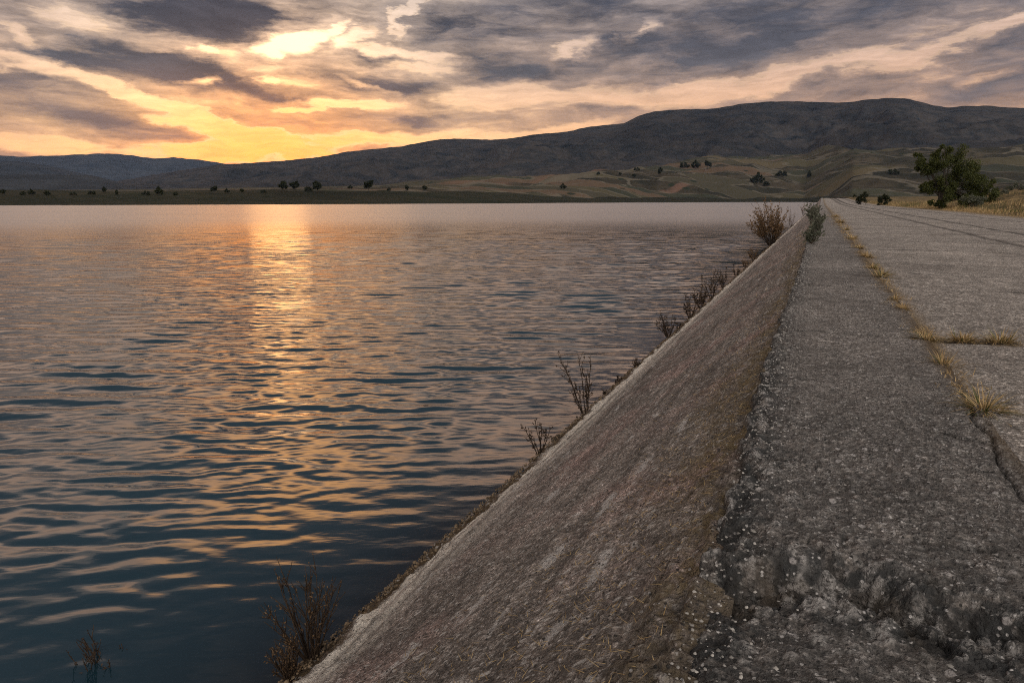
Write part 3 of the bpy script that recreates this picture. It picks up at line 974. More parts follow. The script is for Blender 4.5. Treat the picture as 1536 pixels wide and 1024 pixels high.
def shore_r(a):
    P_ = sorted((az_el(x, y)[0], CAMH / math.tan(-math.radians(az_el(x, y)[1]))) for x, y in SHR_PTS)
    A_, R_ = np.array([q[0] for q in P_]), np.array([q[1] for q in P_])
    r = np.interp(a, A_, R_)
    return np.where(a > -1.3, np.interp(a, [-1.3, 2, 40], [R_[-1], 850, 850]), r)


def heightfield(name, azs, keys, mat, label, nz, kind='structure', nrow=160, seed=0, attrs=None):
    """keys: list of (r(az), z(az)); smooth interpolation between them along each bearing"""
    t = np.linspace(0, len(keys) - 1, nrow)
    A_ = np.radians(azs)
    KR = np.stack([k[0] for k in keys])
    KZ = np.stack([k[1] for k in keys])
    i = np.minimum(t.astype(int), len(keys) - 2)
    f = (t - i)[:, None]
    R = KR[i] * (1 - f) + KR[i + 1] * f
    Z = KZ[i] * (1 - f) + KZ[i + 1] * f
    X, Y = R * np.sin(A_)[None], R * np.cos(A_)[None]
    Z = Z + nz(X, Y, R, t[:, None], np.broadcast_to(azs[None], R.shape))
    o = mesh_np(name, np.stack([X, Y, Z], -1), grid_quads(nrow, len(azs)), mat, None, True, {k: f_(t[:, None], np.broadcast_to(azs[None], R.shape)) for k, f_ in (attrs or {}).items()})
    return tag(o, label, 'hills', None, kind)


def hz(el, r):
    return CAMH + np.tan(np.radians(el)) * r


def ridged(x, y, o, s):
    r, a, f = 0, 1.0, 1.0
    for k in range(o):
        r = r + a * (1 - 2 * np.abs(perlin(x * f + 31 * k, y * f, s + k)))
        a *= .5
        f *= 2.1
    return r


def build_hills():
    az = np.arange(-100, 60, .12)
    fs, ff, fd, fb, fo, fsh = [prof(q) for q in (SKY_PTS, FAR_PTS, DARK_PTS, BLUE_PTS, FOOT_PTS, SHORE_PTS)]
    one = np.ones_like(az)
    r0 = shore_r(az)
    # shore and lower land
    def nz0(X, Y, R, t, a):
        return sm(.15, 1.0, t) * (.0022 * R * fbm(X / 90, Y / 90, 5, 101)) + sm(.0, .3, t) * sm(1.2, .4, t) * .8 * fbm(X / 14, Y / 14, 3, 103)
    rs = r0 * 1.20 + 30
    heightfield('far_shore', az, [(r0 - 12, one * -1.2), (r0 + 2, one * .15), (r0 * 1.05 + 8, one * 2.0), (rs, hz(fsh(az), rs)), (rs * 1.25, hz(fsh(az) + .12, rs * 1.25)), (rs * 1.4, hz(fsh(az), rs) - 4)],
                M_SHORE, 'dark green grassy far shore of the lake', nz0, nrow=110)
    rf0, rf = rs * 1.05, np.maximum(np.interp(az, [-60, -30, -10, 12], [1500, 1500, 1900, 1900]), rs * 1.8)
    f1 = fsh(az)
    def nz1(X, Y, R, t, a):
        e_ = sm(.1, .9, t) * sm(4.6, 3.2, t)
        return e_ * (.0105 * R * fbm(X / 330, Y / 330, 5, 111) * sm(-46, -25, a) + .003 * R * (ridged(X / 180, Y / 180, 4, 113) - .9) * sm(-40, -20, a))
    def bare(t, a):
        r_ = np.zeros(a.shape)
        for px, hw, t0, ht in ((560, 65, 2.05, .30), (840, 70, 2.45, .22), (1150, 45, 2.65, .2), (690, 80, 1.9, .2), (1000, 60, 1.5, .15), (515, 22, 1.6, .35)):
            a0, a1 = az_el(px - hw, 285)[0], az_el(px + hw, 285)[0]
            r_ = np.maximum(r_, sm(1.1, .7, np.hypot((a - (a0 + a1) / 2) / ((a1 - a0) / 2), (t - t0) / ht)))
        return r_
    heightfield('foothills', az, [(rf0, hz(f1 - .45, rf0)), (rs * 1.18, hz(f1 + .15 * (fo(az) - f1), rs * 1.18)), (rf * .75, hz(f1 + .5 * (fo(az) - f1), rf * .75)), (rf, hz(fo(az), rf)), (rf * 1.35, hz(fo(az) * .86 - .1, rf * 1.35)), (rf * 1.7, hz(fo(az) * .5 - .4, rf * 1.7))],
                M_FOOT, 'low rolling foothills with dry fields and pale tracks', nz1, nrow=230, attrs={'bare': bare})
    rm0, rm = rf * 1.25, np.interp(az, [-60, -40, -20, 10], [5200, 4600, 4200, 4000])
    f2, f3 = fo(az) - .5, fs(az)
    def nz2(X, Y, R, t, a):
        e_ = sm(0, .6, t) * (1 - .985 * sm(1.0, 1.75, t))
        amp = .024 * sm(-52, -30, a) + .008
        sp = ridged(X / 900 + .35 * fbm(X / 700, Y / 700, 3, 3), Y / 900, 5, 121)
        return e_ * amp * R * ((.55 * (sp - .9)) + .65 * fbm(X / 420, Y / 420, 5, 123)) + .0006 * R * fbm(X / 60, Y / 60, 3, 5)
    heightfield('mountain', az, [(rm0, hz(f2, rm0)), (rm0 * .45 + rm * .55, hz(f2 + .52 * (f3 - f2), rm0 * .45 + rm * .55)), (rm, hz(f3, rm)), (rm * 1.2, hz(f3 * .95, rm * 1.2)), (rm * 1.6, hz(f3 * .3, rm * 1.6))],
                M_MOUNT, 'broad bare mountain ridge rising to the right behind the lake', nz2, nrow=260)
    azl = np.arange(-110, -25, .15)
    o1 = np.ones_like(azl)
    def nz3(X, Y, R, t, a):
        return (1 - .9 * sm(.7, 1.0, t)) * .004 * R * (ridged(X / 1500, Y / 1500, 4, 131) - .9) + .0008 * R * fbm(X / 160, Y / 160, 3, 7)
    heightfield('far_hills', azl, [(o1 * 7000, hz(o1 * -.2, 7000)), (o1 * 9500, hz(ff(azl), 9500)), (o1 * 11500, hz(ff(azl) * .5, 11500))], M_FAR, 'distant blue ridge on the horizon left of the sunset', nz3, nrow=70)
    heightfield('blue_hill', azl, [(o1 * 3900, hz(o1 * -.1, 3900)), (o1 * 5600, hz(fb(azl), 5600)), (o1 * 7000, hz(fb(azl) * .4, 7000))], M_FAR, 'blue hill sloping down at the left edge of the picture', nz3, nrow=70)
    heightfield('dark_hill', azl, [(o1 * 1900, hz(o1 * .1, 1900)), (o1 * 2700, hz(fd(azl), 2700)), (o1 * 3300, hz(fd(azl) * .4, 3300))], M_FAR, 'low dark hill above the far shore at the left', nz3, nrow=60)


build_hills()


# ------------------------------------------------------------------ vegetation builders
class MB:
    def __init__(self):
        self.v, self.f = [], []

    def tube(self, pts, r0, r1, n=4):
        base = len(self.v)
        m = len(pts)
        for i, p in enumerate(pts):
            q = pts[min(i + 1, m - 1)] - pts[max(i - 1, 0)]
            q = q.normalized() if q.length > 1e-9 else Vector((0, 0, 1))
            s = q.cross(Vector((.31, .95, .07))).normalized()
            t = q.cross(s)
            r = r0 + (r1 - r0) * i / (m - 1)
            for k in range(n):
                a_ = 2 * math.pi * k / n
                self.v.append(p + s * (math.cos(a_) * r) + t * (math.sin(a_) * r))
        for i in range(m - 1):
            for k in range(n):
                k2 = (k + 1) % n
                self.f.append((base + i * n + k, base + i * n + k2, base + (i + 1) * n + k2, base + (i + 1) * n + k))

    def leaf(self, p, d, up, L, W):
        d = d.normalized()
        s = d.cross(up)
        s = s.normalized() if s.length > 1e-6 else Vector((1, 0, 0))
        b = len(self.v)
        self.v += [p, p + d * (L * .45) + s * (W * .5), p + d * L, p + d * (L * .45) - s * (W * .5)]
        self.f.append((b, b + 1, b + 2, b + 3))

    def blade(self, p, d, L, W, droop, seg=3):
        d = d.normalized()
        s = d.cross(Vector((0, 0, 1)))
        s = s.normalized() if s.length > 1e-6 else Vector((1, 0, 0))
        b = len(self.v)
        hor = Vector((d.x, d.y, 0))
        for i in range(seg + 1):
            t = i / seg
            c = p + d * (L * t) + (hor * .35 - Vector((0, 0, 1))) * (droop * L * t * t)
            if c.z < p.z + .004:
                c.z = p.z + .004
            wd = W * (1 - .9 * t) * .5
            self.v += [c - s * wd, c + s * wd]
        for i in range(seg):
            self.f.append((b + 2 * i, b + 2 * i + 1, b + 2 * i + 3, b + 2 * i + 2))

    def build(self, name, mat, parent=None, smooth=False):
        V = np.array([tuple(q) for q in self.v]).reshape(-1, 3)
        return mesh_np(name, V, np.array(self.f).reshape(-1, 4), mat, parent, smooth)


def rv(r=rnd):
    while True:
        v = Vector((r.uniform(-1, 1), r.uniform(-1, 1), r.uniform(-1, 1)))
        if .05 < v.length < 1:
            return v.normalized()


def curve(p, d, L, bend, r, n=5):
    pts = [p.copy()]
    d = d.normalized()
    for i in range(n):
        d = (d + rv(r) * bend).normalized()
        pts.append(pts[-1] + d * (L / n))
    return pts, d


def make_tree(name, loc, label, group, H, crowns, trunk_r, leaf, nleaf, lmat, seed, stems=1, cat='tree'):
    """crowns: list of (x, y, z, rx, rz, weight) lobes in metres; leaves gather in clumps on the lobes"""
    r = random.Random(seed)
    t = empty(name, loc, label, cat, group)
    tb = MB()
    for s in range(stems):
        lean = Vector((r.uniform(-.25, .25), r.uniform(-.25, .25), 1)) if stems > 1 else Vector((r.uniform(-.06, .06), 0, 1))
        b0 = Vector((r.uniform(-.3, .3) * (stems > 1), r.uniform(-.3, .3) * (stems > 1), -.3))
        pts, d = curve(b0, lean, H * .45 + .3, .12, r, 6)
        tb.tube(pts, trunk_r, trunk_r * .55, 6)
        for c in crowns:
            st = pts[r.randint(2, 5)]
            tgt = Vector((c[0], c[1], c[2]))
            mid = st.lerp(tgt, .5) + rv(r) * .12 * H * .3
            tb.tube([st, st.lerp(mid, .5), mid, mid.lerp(tgt, .5) + rv(r) * .05 * H * .3, tgt], trunk_r * .45, trunk_r * .10, 4)
    tb.build('trunk', M_BARK, t, True)
    lb = MB()
    tot = sum(c[5] for c in crowns)
    for c in crowns:
        ncl = max(4, int(26 * c[5] / tot * len(crowns) / 3))
        cl = []
        for k in range(ncl):
            v = rv(r) * (r.random() ** .45)
            cl.append((Vector((c[0] + v.x * c[3], c[1] + v.y * c[3], c[2] + v.z * c[4])), r.uniform(.22, .42) * (c[3] + c[4]) * .5))
        for k in range(int(nleaf * c[5] / tot)):
            q, cr = cl[r.randrange(ncl)]
            p = q + rv(r) * (cr * r.random() ** .5)
            lb.leaf(p, rv(r) + Vector((0, 0, -.1)), rv(r), leaf * r.uniform(.7, 1.3), leaf * r.uniform(.45, .8))
    lb.build('crown', lmat, t)
    return t


def make_plant(name, loc, label, group, cat, H, nst, spread, twigs, leaf, per, smat, lmat, seed, lean=(0, 0), seedheads=False):
    r = random.Random(seed)
    t = empty(name, loc, label, cat, group)
    sb, lb = MB(), MB()
    for k in range(nst):
        a_ = r.uniform(0, 2 * math.pi)
        out = r.random() ** .7
        d = Vector((math.cos(a_) * spread * out + lean[0], math.sin(a_) * spread * out + lean[1], 1))
        L = H * r.uniform(.55, 1.05) * (1 - .25 * out)
        b0 = Vector((math.cos(a_) * .04 * H, math.sin(a_) * .04 * H, -.03))
        pts, dd = curve(b0, d, L, .13, r, 6)
        sb.tube(pts, .006 + .003 * H, .002, 3)
        for j in range(twigs):
            q = r.uniform(.3, .97) * 6
            i = min(5, int(q))
            st = pts[i].lerp(pts[i + 1], q - i)
            td = (pts[i + 1] - pts[i]).normalized() + rv(r) * .7 + Vector((0, 0, .25))
            tl = L * r.uniform(.12, .30)
            tp, td2 = curve(st, td, tl, .16, r, 3)
            sb.tube(tp, .0035 + .001 * H, .0015, 3)
            for m_ in range(per):
                u = r.uniform(.15, 1.0) * 3
                i2 = min(2, int(u))
                lp = tp[i2].lerp(tp[i2 + 1], u - i2)
                lb.leaf(lp, td2 + rv(r) * .9, rv(r), leaf * r.uniform(.6, 1.35), leaf * r.uniform(.3, .55))
        for m_ in range(per * 2):
            u = r.uniform(.35, 1.0) * 6
            i2 = min(5, int(u))
            lp = pts[i2].lerp(pts[i2 + 1], u - i2)
            lb.leaf(lp, (pts[i2 + 1] - pts[i2]) + rv(r) * (.01 if seedheads else .05), rv(r), leaf * r.uniform(.6, 1.3), leaf * r.uniform(.3, .5))
    sb.build('stems', smat, t)
    lb.build('foliage', lmat, t)
    return t


def make_tuft(name, loc, label, group, nb, L, W, mats, seed, flat=.5, stretch=(1, 1)):
    r = random.Random(seed)
    t = empty(name, loc, label, 'grass tuft', group)
    for nm, mat, share in mats:
        b = MB()
        for k in range(int(nb * share)):
            a_ = r.uniform(0, 2 * math.pi)
            q = r.random() ** .6
            p = Vector((math.cos(a_) * q * L * .25 * stretch[0], math.sin(a_) * q * L * .25 * stretch[1], -.008))
            tilt_ = flat * r.uniform(.3, 1.7) * (.35 + q)
            d = Vector((math.cos(a_) * tilt_, math.sin(a_) * tilt_, 1)) + rv(r) * .25
            d.z = max(d.z, .12)
            b.blade(p, d, L * r.uniform(.45, 1.1), W * r.uniform(.7, 1.3), r.uniform(.1, .5), 4)
        b.build(nm, mat, t)
    return t


# ------------------------------------------------------------------ tree and bushes beside the road
tx, ty = 11.6 * 92 / 92, 92.0
_d = ray(1408, 300)
tx = _d[0] / _d[1] * ty + .3
k = 92 / 1040.0
gz = float(ground_h(np.array([tx]), np.array([ty]))[0])
make_tree('roadside_tree', (tx, ty, gz), 'tall leafy green tree standing in the dry verge right of the road', None, 7.0,
          [(-1.9, .0, 4.9, 1.7, 1.4, 1.0), (.3, .3, 5.5, 1.9, 1.5, 1.3), (-1.0, -.4, 3.3, 1.9, 1.4, 1.0), (1.3, .4, 3.8, 2.2, 1.9, 1.6), (.9, .2, 2.2, 1.6, 1.3, .8),
           (2.6, .0, 2.9, 1.6, 1.6, 1.2), (3.9, .5, 2.0, 1.4, 1.2, .9), (2.4, .2, 1.2, 1.9, 1.1, 1.1), (-.3, 0, 6.5, .8, .8, .4), (-2.6, .2, 5.9, .7, .8, .3), (4.7, .3, 3.0, .6, .6, .2), (3.4, 0, 1.0, 1.5, .9, .8), (-1.5, -.3, 2.2, 1.1, .9, .5), (-.5, -.7, 1.0, .9, .8, .4), (.7, -.6, 1.1, 1.1, .9, .6)],
          .22, .17, 42000, M_LEAF2, 21, 2)


def ground_pt(px, dist):
    d = ray(px, 300)
    s = dist / math.hypot(d[0], d[1])
    return d[0] * s, d[1] * s


for i, (px, dist, H, lab) in enumerate([(1293, 165, 3.5, 'round dark bush at the far bend of the road, left of a smaller bush'),
                                        (1325, 150, 2.5, 'small dark bush on the verge between the round bush and the tall tree')]):
    x_, y_ = ground_pt(px, dist)
    z_ = float(ground_h(np.array([max(x_, 11.3)]), np.array([y_]))[0])
    make_tree('bush', (x_, y_, z_ - .2), lab, None, H, [(-.5, 0, H * .45, H * .42, H * .4, 1), (.5, .2, H * .5, H * .40, H * .42, 1), (0, 0, H * .7, H * .3, H * .3, .7)], .08, .20, 2600, M_LEAF, 40 + i, 2, 'bush')
for i, (px, dist, H, lab) in enumerate([(1462, 88, 1.6, 'pale leafy bush at the right foot of the tall roadside tree'),
                                        (1492, 100, 1.3, 'low pale green bush farther right along the verge than the tall tree'),
                                        (1524, 108, 1.2, 'low green bush on the grassy bank at the right edge')]):
    x_, y_ = ground_pt(px, dist)
    z_ = float(ground_h(np.array([x_]), np.array([y_]))[0])
    make_tree('bush', (x_, y_, z_ - .1), lab, None, H, [(-.5, 0, H * .5, H * .6, H * .45, 1), (.5, .2, H * .5, H * .55, H * .42, 1)], .05, .15, 1200, M_SAGE, 60 + i, 2, 'bush')

# dry verge: thousands of blades, nobody could count them
vb = MB()
rg = random.Random(5)
for k_ in range(52000):
    Y_ = 22 * (230 / 22) ** rg.random()
    X_ = 10.6 + (abs(rg.gauss(0, 1)) * 4.5 if rg.random() < .75 else rg.uniform(0, 34))
    if math.sin(X_ * .9 + Y_ * .21) + math.sin(Y_ * .6 - X_ * .4) * .8 + rg.gauss(0, .7) < -.6:
        continue
    z_ = 0
    vb.v.append((X_, Y_))
P2 = np.array(vb.v)
ZG = ground_h(np.maximum(P2[:, 0], 11.2), P2[:, 1])
hh = .22 + .45 * np.clip(.5 + fbm(P2[:, 0] * .25, P2[:, 1] * .12, 3, 141), 0, 1) * sm(10.8, 13, P2[:, 0])
vb = MB()
for (X_, Y_), z_, h_ in zip(P2, ZG, hh):
    vb.blade(Vector((X_, Y_, z_ - .03)), Vector((rg.gauss(0, .35), rg.gauss(0, .35), 1)), h_ * rg.uniform(.6, 1.4), .035, rg.uniform(.05, .35), 2)
half = len(vb.f) * 7 // 10
o = vb.build('verge_grass', M_DRY)
o.data.materials.append(M_GREEN)
mi = np.zeros(len(o.data.polygons), dtype=np.int32)
gm = np.repeat(((fbm(P2[:, 0] * .3, P2[:, 1] * .1, 3, 151) + np.random.RandomState(4).normal(0, .35, len(P2))) > .28).astype(np.int32), 2)
o.data.polygons.foreach_set('material_index', gm[:len(mi)])
tag(o, 'dry yellow grass along the right verge of the road', 'grass', None, 'stuff')

# ------------------------------------------------------------------ far-shore trees
kinds = []
for i in range(5):
    r_ = random.Random(200 + i)
    lobes = [[(0, 0, .62, .34, .26, 1), (-.18, .1, .52, .25, .2, .7), (.2, 0, .55, .25, .22, .7)],
             [(0, 0, .6, .40, .30, 1), (.12, 0, .78, .22, .18, .4)],
             [(-.12, 0, .5, .36, .3, 1), (.25, .1, .45, .3, .26, .8), (.05, 0, .72, .22, .2, .4)],
             [(0, 0, .42, .55, .30, 1), (.45, 0, .32, .35, .25, .7), (-.4, .1, .35, .35, .25, .7)],
             [(0, 0, .55, .26, .38, 1), (.05, 0, .8, .16, .16, .3)]][i]
    kinds.append((lobes, 300 + i))
FAR_TREES = [
    # px, py of the foot, height px, kind, label
    (425, 288, 15, 0, 'leftmost of the three round trees standing together on the far shore'),
    (443, 288, 15, 1, 'middle of the three round trees standing together on the far shore'),
    (476, 289, 16, 0, 'rightmost and broadest of the three round trees standing together on the far shore'),
    (462, 287, 8, 3, 'low bush between the middle and the broadest of the three round trees'),
    (554, 288, 17, 1, 'lone tall round tree on the far shore right of the three round trees'),
    (610, 287, 9, 4, 'small upright tree on the far shore right of the lone tall tree'),
    (637, 287, 8, 0, 'small round tree at the right end of the shore tree row'),
    (583, 286, 5, 3, 'tiny bush just right of the lone tall round tree'),
    (525, 284, 6, 2, 'tiny bush just left of the lone tall round tree'),
    (240, 293, 11, 2, 'dark round tree on the left part of the far shore'),
    (219, 293, 7, 3, 'low bush just left of the dark round tree on the left shore'),
    (263, 293, 5, 3, 'tiny bush just right of the dark round tree on the left shore'),
    (322, 291, 11, 1, 'dark spreading tree halfway between the left tree and the three trees'),
    (341, 290, 6, 2, 'small bush just right of the dark spreading tree'),
    (363, 290, 6, 0, 'small bush left of the three round trees, nearest to them'),
    (395, 289, 5, 3, 'low flat bush hugging the shore left of the three round trees'),
    (157, 290, 8, 4, 'slender dark bush standing up on the left shore'),
    (138, 292, 6, 3, 'long low bush left of the slender dark bush'),
    (175, 292, 6, 2, 'round bush right of the slender dark bush'),
    (110, 293, 5, 3, 'tiny bush in the gap of the left shore bushes'),
    (72, 293, 7, 3, 'broad bush in the left shore thicket'),
    (48, 293, 7, 2, 'tall bush in the left shore thicket'),
    (34, 293, 6, 3, 'low bush in the left shore thicket'),
    (5, 293, 7, 0, 'bush cut by the left edge of the picture'),
    (845, 284, 8, 2, 'lone dark bush at the left end of the dark field below the hills'),
    (897, 262, 5, 3, 'low hedge bush high on the foothill left of the clump'),
    (955, 256, 6, 3, 'wide low bush on the foothill left of the clump of trees'),
    (990, 263, 11, 4, 'upright dark tree on the foothill below the clump of trees'),
    (930, 264, 5, 0, 'tiny bush on the foothill, upper of a pair'),
    (951, 268, 7, 1, 'tiny tree on the foothill, lower of a pair'),
    (1027, 252, 10, 3, 'left tree of the dark clump high on the foothill'),
    (1044, 253, 11, 2, 'middle tree of the dark clump high on the foothill'),
    (1061, 254, 12, 1, 'right tree of the dark clump high on the foothill'),
    (1135, 277, 15, 2, 'largest dark round bush on the foothill above the dam end'),
    (1150, 279, 8, 3, 'lower bush touching the right of the largest foothill bush'),
    (1172, 265, 10, 3, 'dark bush on the slope right of the largest foothill bush'),
    (1213, 266, 8, 2, 'dark bush in the field above the far end of the dam'),
    (1340, 262, 9, 3, 'dark thicket bush on the slope left of the roadside tree'),
]
# distance of a foot: the land surface on that bearing (measured on the built meshes)
bpy.context.view_layer.update()
dg = bpy.context.evaluated_depsgraph_get()
LAND = [bpy.data.objects[q] for q in ('far_shore', 'foothills', 'mountain', 'ground')]


def land_hit(px, py):
    d = Vector(ray(px, py)).normalized()
    best = None
    for ob in LAND:
        ok, loc, nr, fi = ob.ray_cast(Vector((0, 0, CAMH)), d)
        if ok and (best is None or loc.length < best.length):
            best = loc.copy()
    return best


protos = {}
for i, (px, py, hp, kd, lab) in enumerate(FAR_TREES):
    hit = None
    for dy in range(0, 16):
        hit = land_hit(px, py + dy)
        if hit is not None:
            break
    dist = math.hypot(hit.x, hit.y)
    H = 1.12 * hp / 1040.0 * dist
    if kd not in protos:
        lb, sd_ = kinds[kd]
        t = make_tree('far_tree' if kd in (0, 1, 4) else 'far_bush', (0, 0, 0), lab, 'trees and bushes on the far shore', 1.0, lb, .03, .13, 1500, M_LEAF, sd_, 1)
        protos[kd] = t
        t.location, t.scale = (hit.x, hit.y, hit.z - .04 * H), (H, H, H)
        t.rotation_euler = (0, 0, 0)
        t['category'] = 'tree' if kd in (0, 1, 4) else 'bush'
    else:
        copy_tree(protos[kd], (hit.x, hit.y, hit.z - .04 * H), (i * 1.7) % 6.28, H, lab, 'trees and bushes on the far shore')

# ------------------------------------------------------------------ weeds on the face and at the water line
BANKG = 'weeds growing along the water line'


def row_of(X_, Y_, Z_):
    f = -X_ * math.sin(PSI) + Y_ * math.cos(PSI)
    z = Z_ - CAMH
    return 512 - F * (z * math.cos(PITCH) + f * math.sin(PITCH)) / (f * math.cos(PITCH) - z * math.sin(PITCH))


def face_pt(px, py):
    """the spot on the foot of the sloping face, just above the water, at that picture row"""
    X_, Z_ = BANK + .10, .075
    lo, hi = 1.0, 400.0
    for _ in range(50):
        md = (lo + hi) / 2
        if row_of(X_, md, Z_) > py:
            lo = md
        else:
            hi = md
    return X_, lo, Z_


WEEDS = [
    # px, py foot, height px, stems, spread, twigs, leaf, per, mats, label
    (1150, 368, 56, 60, .75, 7, .13, 7, 'reed', 'large rusty brown bush leaning over the water, biggest on the bank'),
    (1178, 341, 24, 12, .30, 4, .09, 3, 'reed', 'thin brown weeds right behind the large rusty bush'),
    (1200, 324, 16, 14, .40, 4, .14, 3, 'reed', 'small brown weeds where the bank meets the far shore'),
    (1117, 391, 18, 12, .5, 4, .06, 3, 'reed', 'small dark weed just in front of the large rusty bush'),
    (1103, 402, 16, 7, .5, 4, .05, 3, 'reed', 'lone stubby weed between the rusty bush and the pair of weeds'),
    (1089, 415, 16, 7, .5, 4, .05, 3, 'stem', 'right one of the pair of small weeds below the rusty bush'),
    (1072, 432, 26, 8, .45, 5, .05, 4, 'stem', 'left and taller one of the pair of small weeds below the rusty bush'),
    (1052, 447, 38, 8, .42, 6, .05, 4, 'stem', 'tallest dark weed with seed heads in the middle row on the bank'),
    (1036, 462, 30, 10, .55, 6, .05, 5, 'stem', 'dense dark weed in the middle row beside the tallest one'),
    (1018, 477, 36, 9, .5, 5, .045, 4, 'stem', 'thin open weed in the middle row on the bank'),
    (990, 505, 36, 12, .65, 4, .045, 3, 'stem', 'fan shaped dry weed at the lower end of the middle row'),
    (945, 549, 14, 8, .9, 3, .035, 3, 'stem', 'low flat weed lying on the bank below the middle row'),
    (921, 573, 12, 8, .9, 3, .035, 3, 'stem', 'tiny low weed on the bank above the tall twin stemmed weed'),
    (866, 618, 78, 9, .34, 8, .038, 4, 'stem', 'tall twin stemmed dark weed on the bank over the rippled water'),
    (797, 679, 56, 8, .55, 5, .034, 3, 'stem', 'bare twiggy weed on the bank, below the tall twin stemmed weed'),
    (458, 985, 118, 24, .46, 6, .020, 3, 'reed', 'tall dry brown weed at the water edge near the bottom of the picture'),
    (394, 1015, 60, 24, .5, 5, .018, 3, 'reed', 'short bushy dry weed left of the tall dry brown weed'),
    (160, 1040, 78, 16, .35, 5, .020, 4, 'stem', 'dark weed standing in the shallow water at the bottom left'),
    (1010, 492, 12, 6, .8, 3, .04, 3, 'stem', 'tiny sprig beside the fan shaped weed'),
    (905, 590, 10, 6, .9, 3, .03, 3, 'stem', 'tiny sprig just right of the tall twin stemmed weed'),
]
for i, (px, py, hp, nst, spr, tw, lf, per, mt, lab) in enumerate(WEEDS):
    X_, Y_, Z_ = face_pt(px, py)
    if i == 17:
        X_, Y_ = at(px, py, -.25)
        Z_ = -.25
    dist = math.hypot(X_, Y_, Z_ - CAMH)
    H = 1.18 * hp / 1010.0 * dist
    nst = int(nst * 1.5) if 3 <= i <= 12 else nst
    make_plant('weed' if i else 'bush', (X_, Y_, Z_ - .01), lab, BANKG if i else None, 'weed' if i else 'bush', H, nst, spr, tw, lf, per,
               M_STEM, M_REED if mt == 'reed' else M_STEM, 500 + i, lean=(-.15, 0))

# grey-green shrubs rooted in the crest edge
for i, (X_, Y_, H, nst, lab) in enumerate([(-.12, 17.4, .62, 26, 'grey green leafy shrub rooted in the crest edge, nearest of its row'),
                                           (-.06, 21.5, 1.0, 24, 'taller grey green shrub on the crest edge behind the nearest one'),
                                           (-.10, 27.0, 1.35, 24, 'tall loose shrub on the crest edge, third of the row'),
                                           (-.30, 34.0, 1.35, 26, 'pale olive shrub at the top of the sloping face farther along'),
                                           (-.25, 44.0, 1.5, 22, 'farthest shrub of the row on the crest edge')]):
    make_plant('shrub', (X_, Y_, 1.98), lab, 'shrubs along the crest edge', 'shrub', H * .72, nst - 10, .46, 5, .075 + .0010 * Y_, 3, M_STEM, M_SAGE, 600 + i)

# ------------------------------------------------------------------ grass tufts in the joints
TG = 'grass tufts in the road joints'
TUFTS = [
    # px, py, width px, stretch, dry share, label
    (1475, 612, 108, (1.3, 1), .6, 'spiky yellow green tuft nearest the camera, above the crack'),
    (1405, 545, 66, (1.5, .8), .8, 'flat brown dry tuft in the joint behind the spiky near tuft'),
    (1390, 508, 62, (1.6, .6), .7, 'left dry tuft of the line of grass across the road'),
    (1445, 510, 60, (1.9, .6), .85, 'middle dry tuft of the line of grass across the road'),
    (1500, 512, 74, (1.7, .6), .75, 'right dry tuft of the line of grass across the road'),
    (1350, 462, 40, (.8, .8), 1.0, 'small upright orange tuft in the crest joint'),
    (1338, 448, 30, (1, 1), .9, 'little dry tuft just behind the upright orange tuft'),
    (1322, 415, 62, (1.2, 1.2), .6, 'bushy green and straw tuft in the crest joint'),
    (1333, 411, 44, (1.2, 1.2), .7, 'small tuft growing against the bushy green and straw tuft'),
    (1308, 402, 38, (1, 1.2), .8, 'straw tuft next behind the bushy tuft in the joint'),
    (1303, 385, 36, (1, 1.3), .9, 'straw tuft halfway along the joint, before the gap'),
    (1293, 372, 30, (1, 1.5), .8, 'straw tuft past the gap in the joint'),
    (1283, 358, 28, (1, 2), .8, 'long straw tuft in the far joint, level with the shrub foot'),
    (1272, 345, 26, (1, 2.4), .8, 'straw tuft in the far joint beside the shrubs'),
    (1264, 334, 22, (1, 3), .8, 'straw tuft in the far joint, last but one'),
    (1257, 325, 20, (1, 4), .8, 'farthest straw tuft in the joint'),
]
for i, (px, py, wp, st, dry, lab) in enumerate(TUFTS):
    X_, Y_ = at(px, py, 2.0)
    if i not in (0, 2, 3, 4):
        X_ = X_ * .4 + (JOINT + .01) * .6
    dist = math.hypot(X_, Y_, 1.0)
    Wm = wp / 1010.0 * dist
    make_tuft('grass_tuft', (X_, Y_, 1.992), lab, TG, rnd.randint(70, 220) if i else 260, Wm * rnd.uniform(.38, .5), .0042 + .0006 * dist, [('dry_blades', M_DRY, dry), ('green_blades', M_GREEN, 1 - dry)] if dry < 1 else [('dry_blades', M_DRY, 1)],
              700 + i, rnd.uniform(1.0, 2.4) if i else 1.9, st)

# loose grit, chips and litter on the crest, the road and the top of the face
gb = MB()
rg = random.Random(9)
for k_ in range(4200):
    Y_ = 1.0 * (30.0) ** rg.random()
    if rg.random() < .45:
        X_ = EDGE + abs(rg.gauss(0, .10)) + .01
    else:
        X_ = rg.uniform(EDGE + .03, 6)
    if Y_ < 3.2 and rg.random() < .55:
        continue
    s = rg.uniform(.0015, .0055) * (1.6 if rg.random() < .06 else 1) * (1 + .07 * Y_)
    c = Vector((X_, Y_, 2.003 + s * .3))
    b = len(gb.v)
    q = [Vector((math.cos(t) * s * rg.uniform(.6, 1.2), math.sin(t) * s * rg.uniform(.6, 1.2), rg.uniform(-.5, .1) * s)) for t in (0, 1.05, 2.1, 3.14, 4.2, 5.25)]
    gb.v += [c + v for v in q] + [c + Vector((rg.uniform(-.3, .3) * s, rg.uniform(-.3, .3) * s, s * rg.uniform(.3, .8)))] * 1
    for m_ in range(6):
        gb.f.append((b + m_, b + (m_ + 1) % 6, b + 6, b + 6))
V = np.array([tuple(q) for q in gb.v])
T = np.array(gb.f)[:, :3]
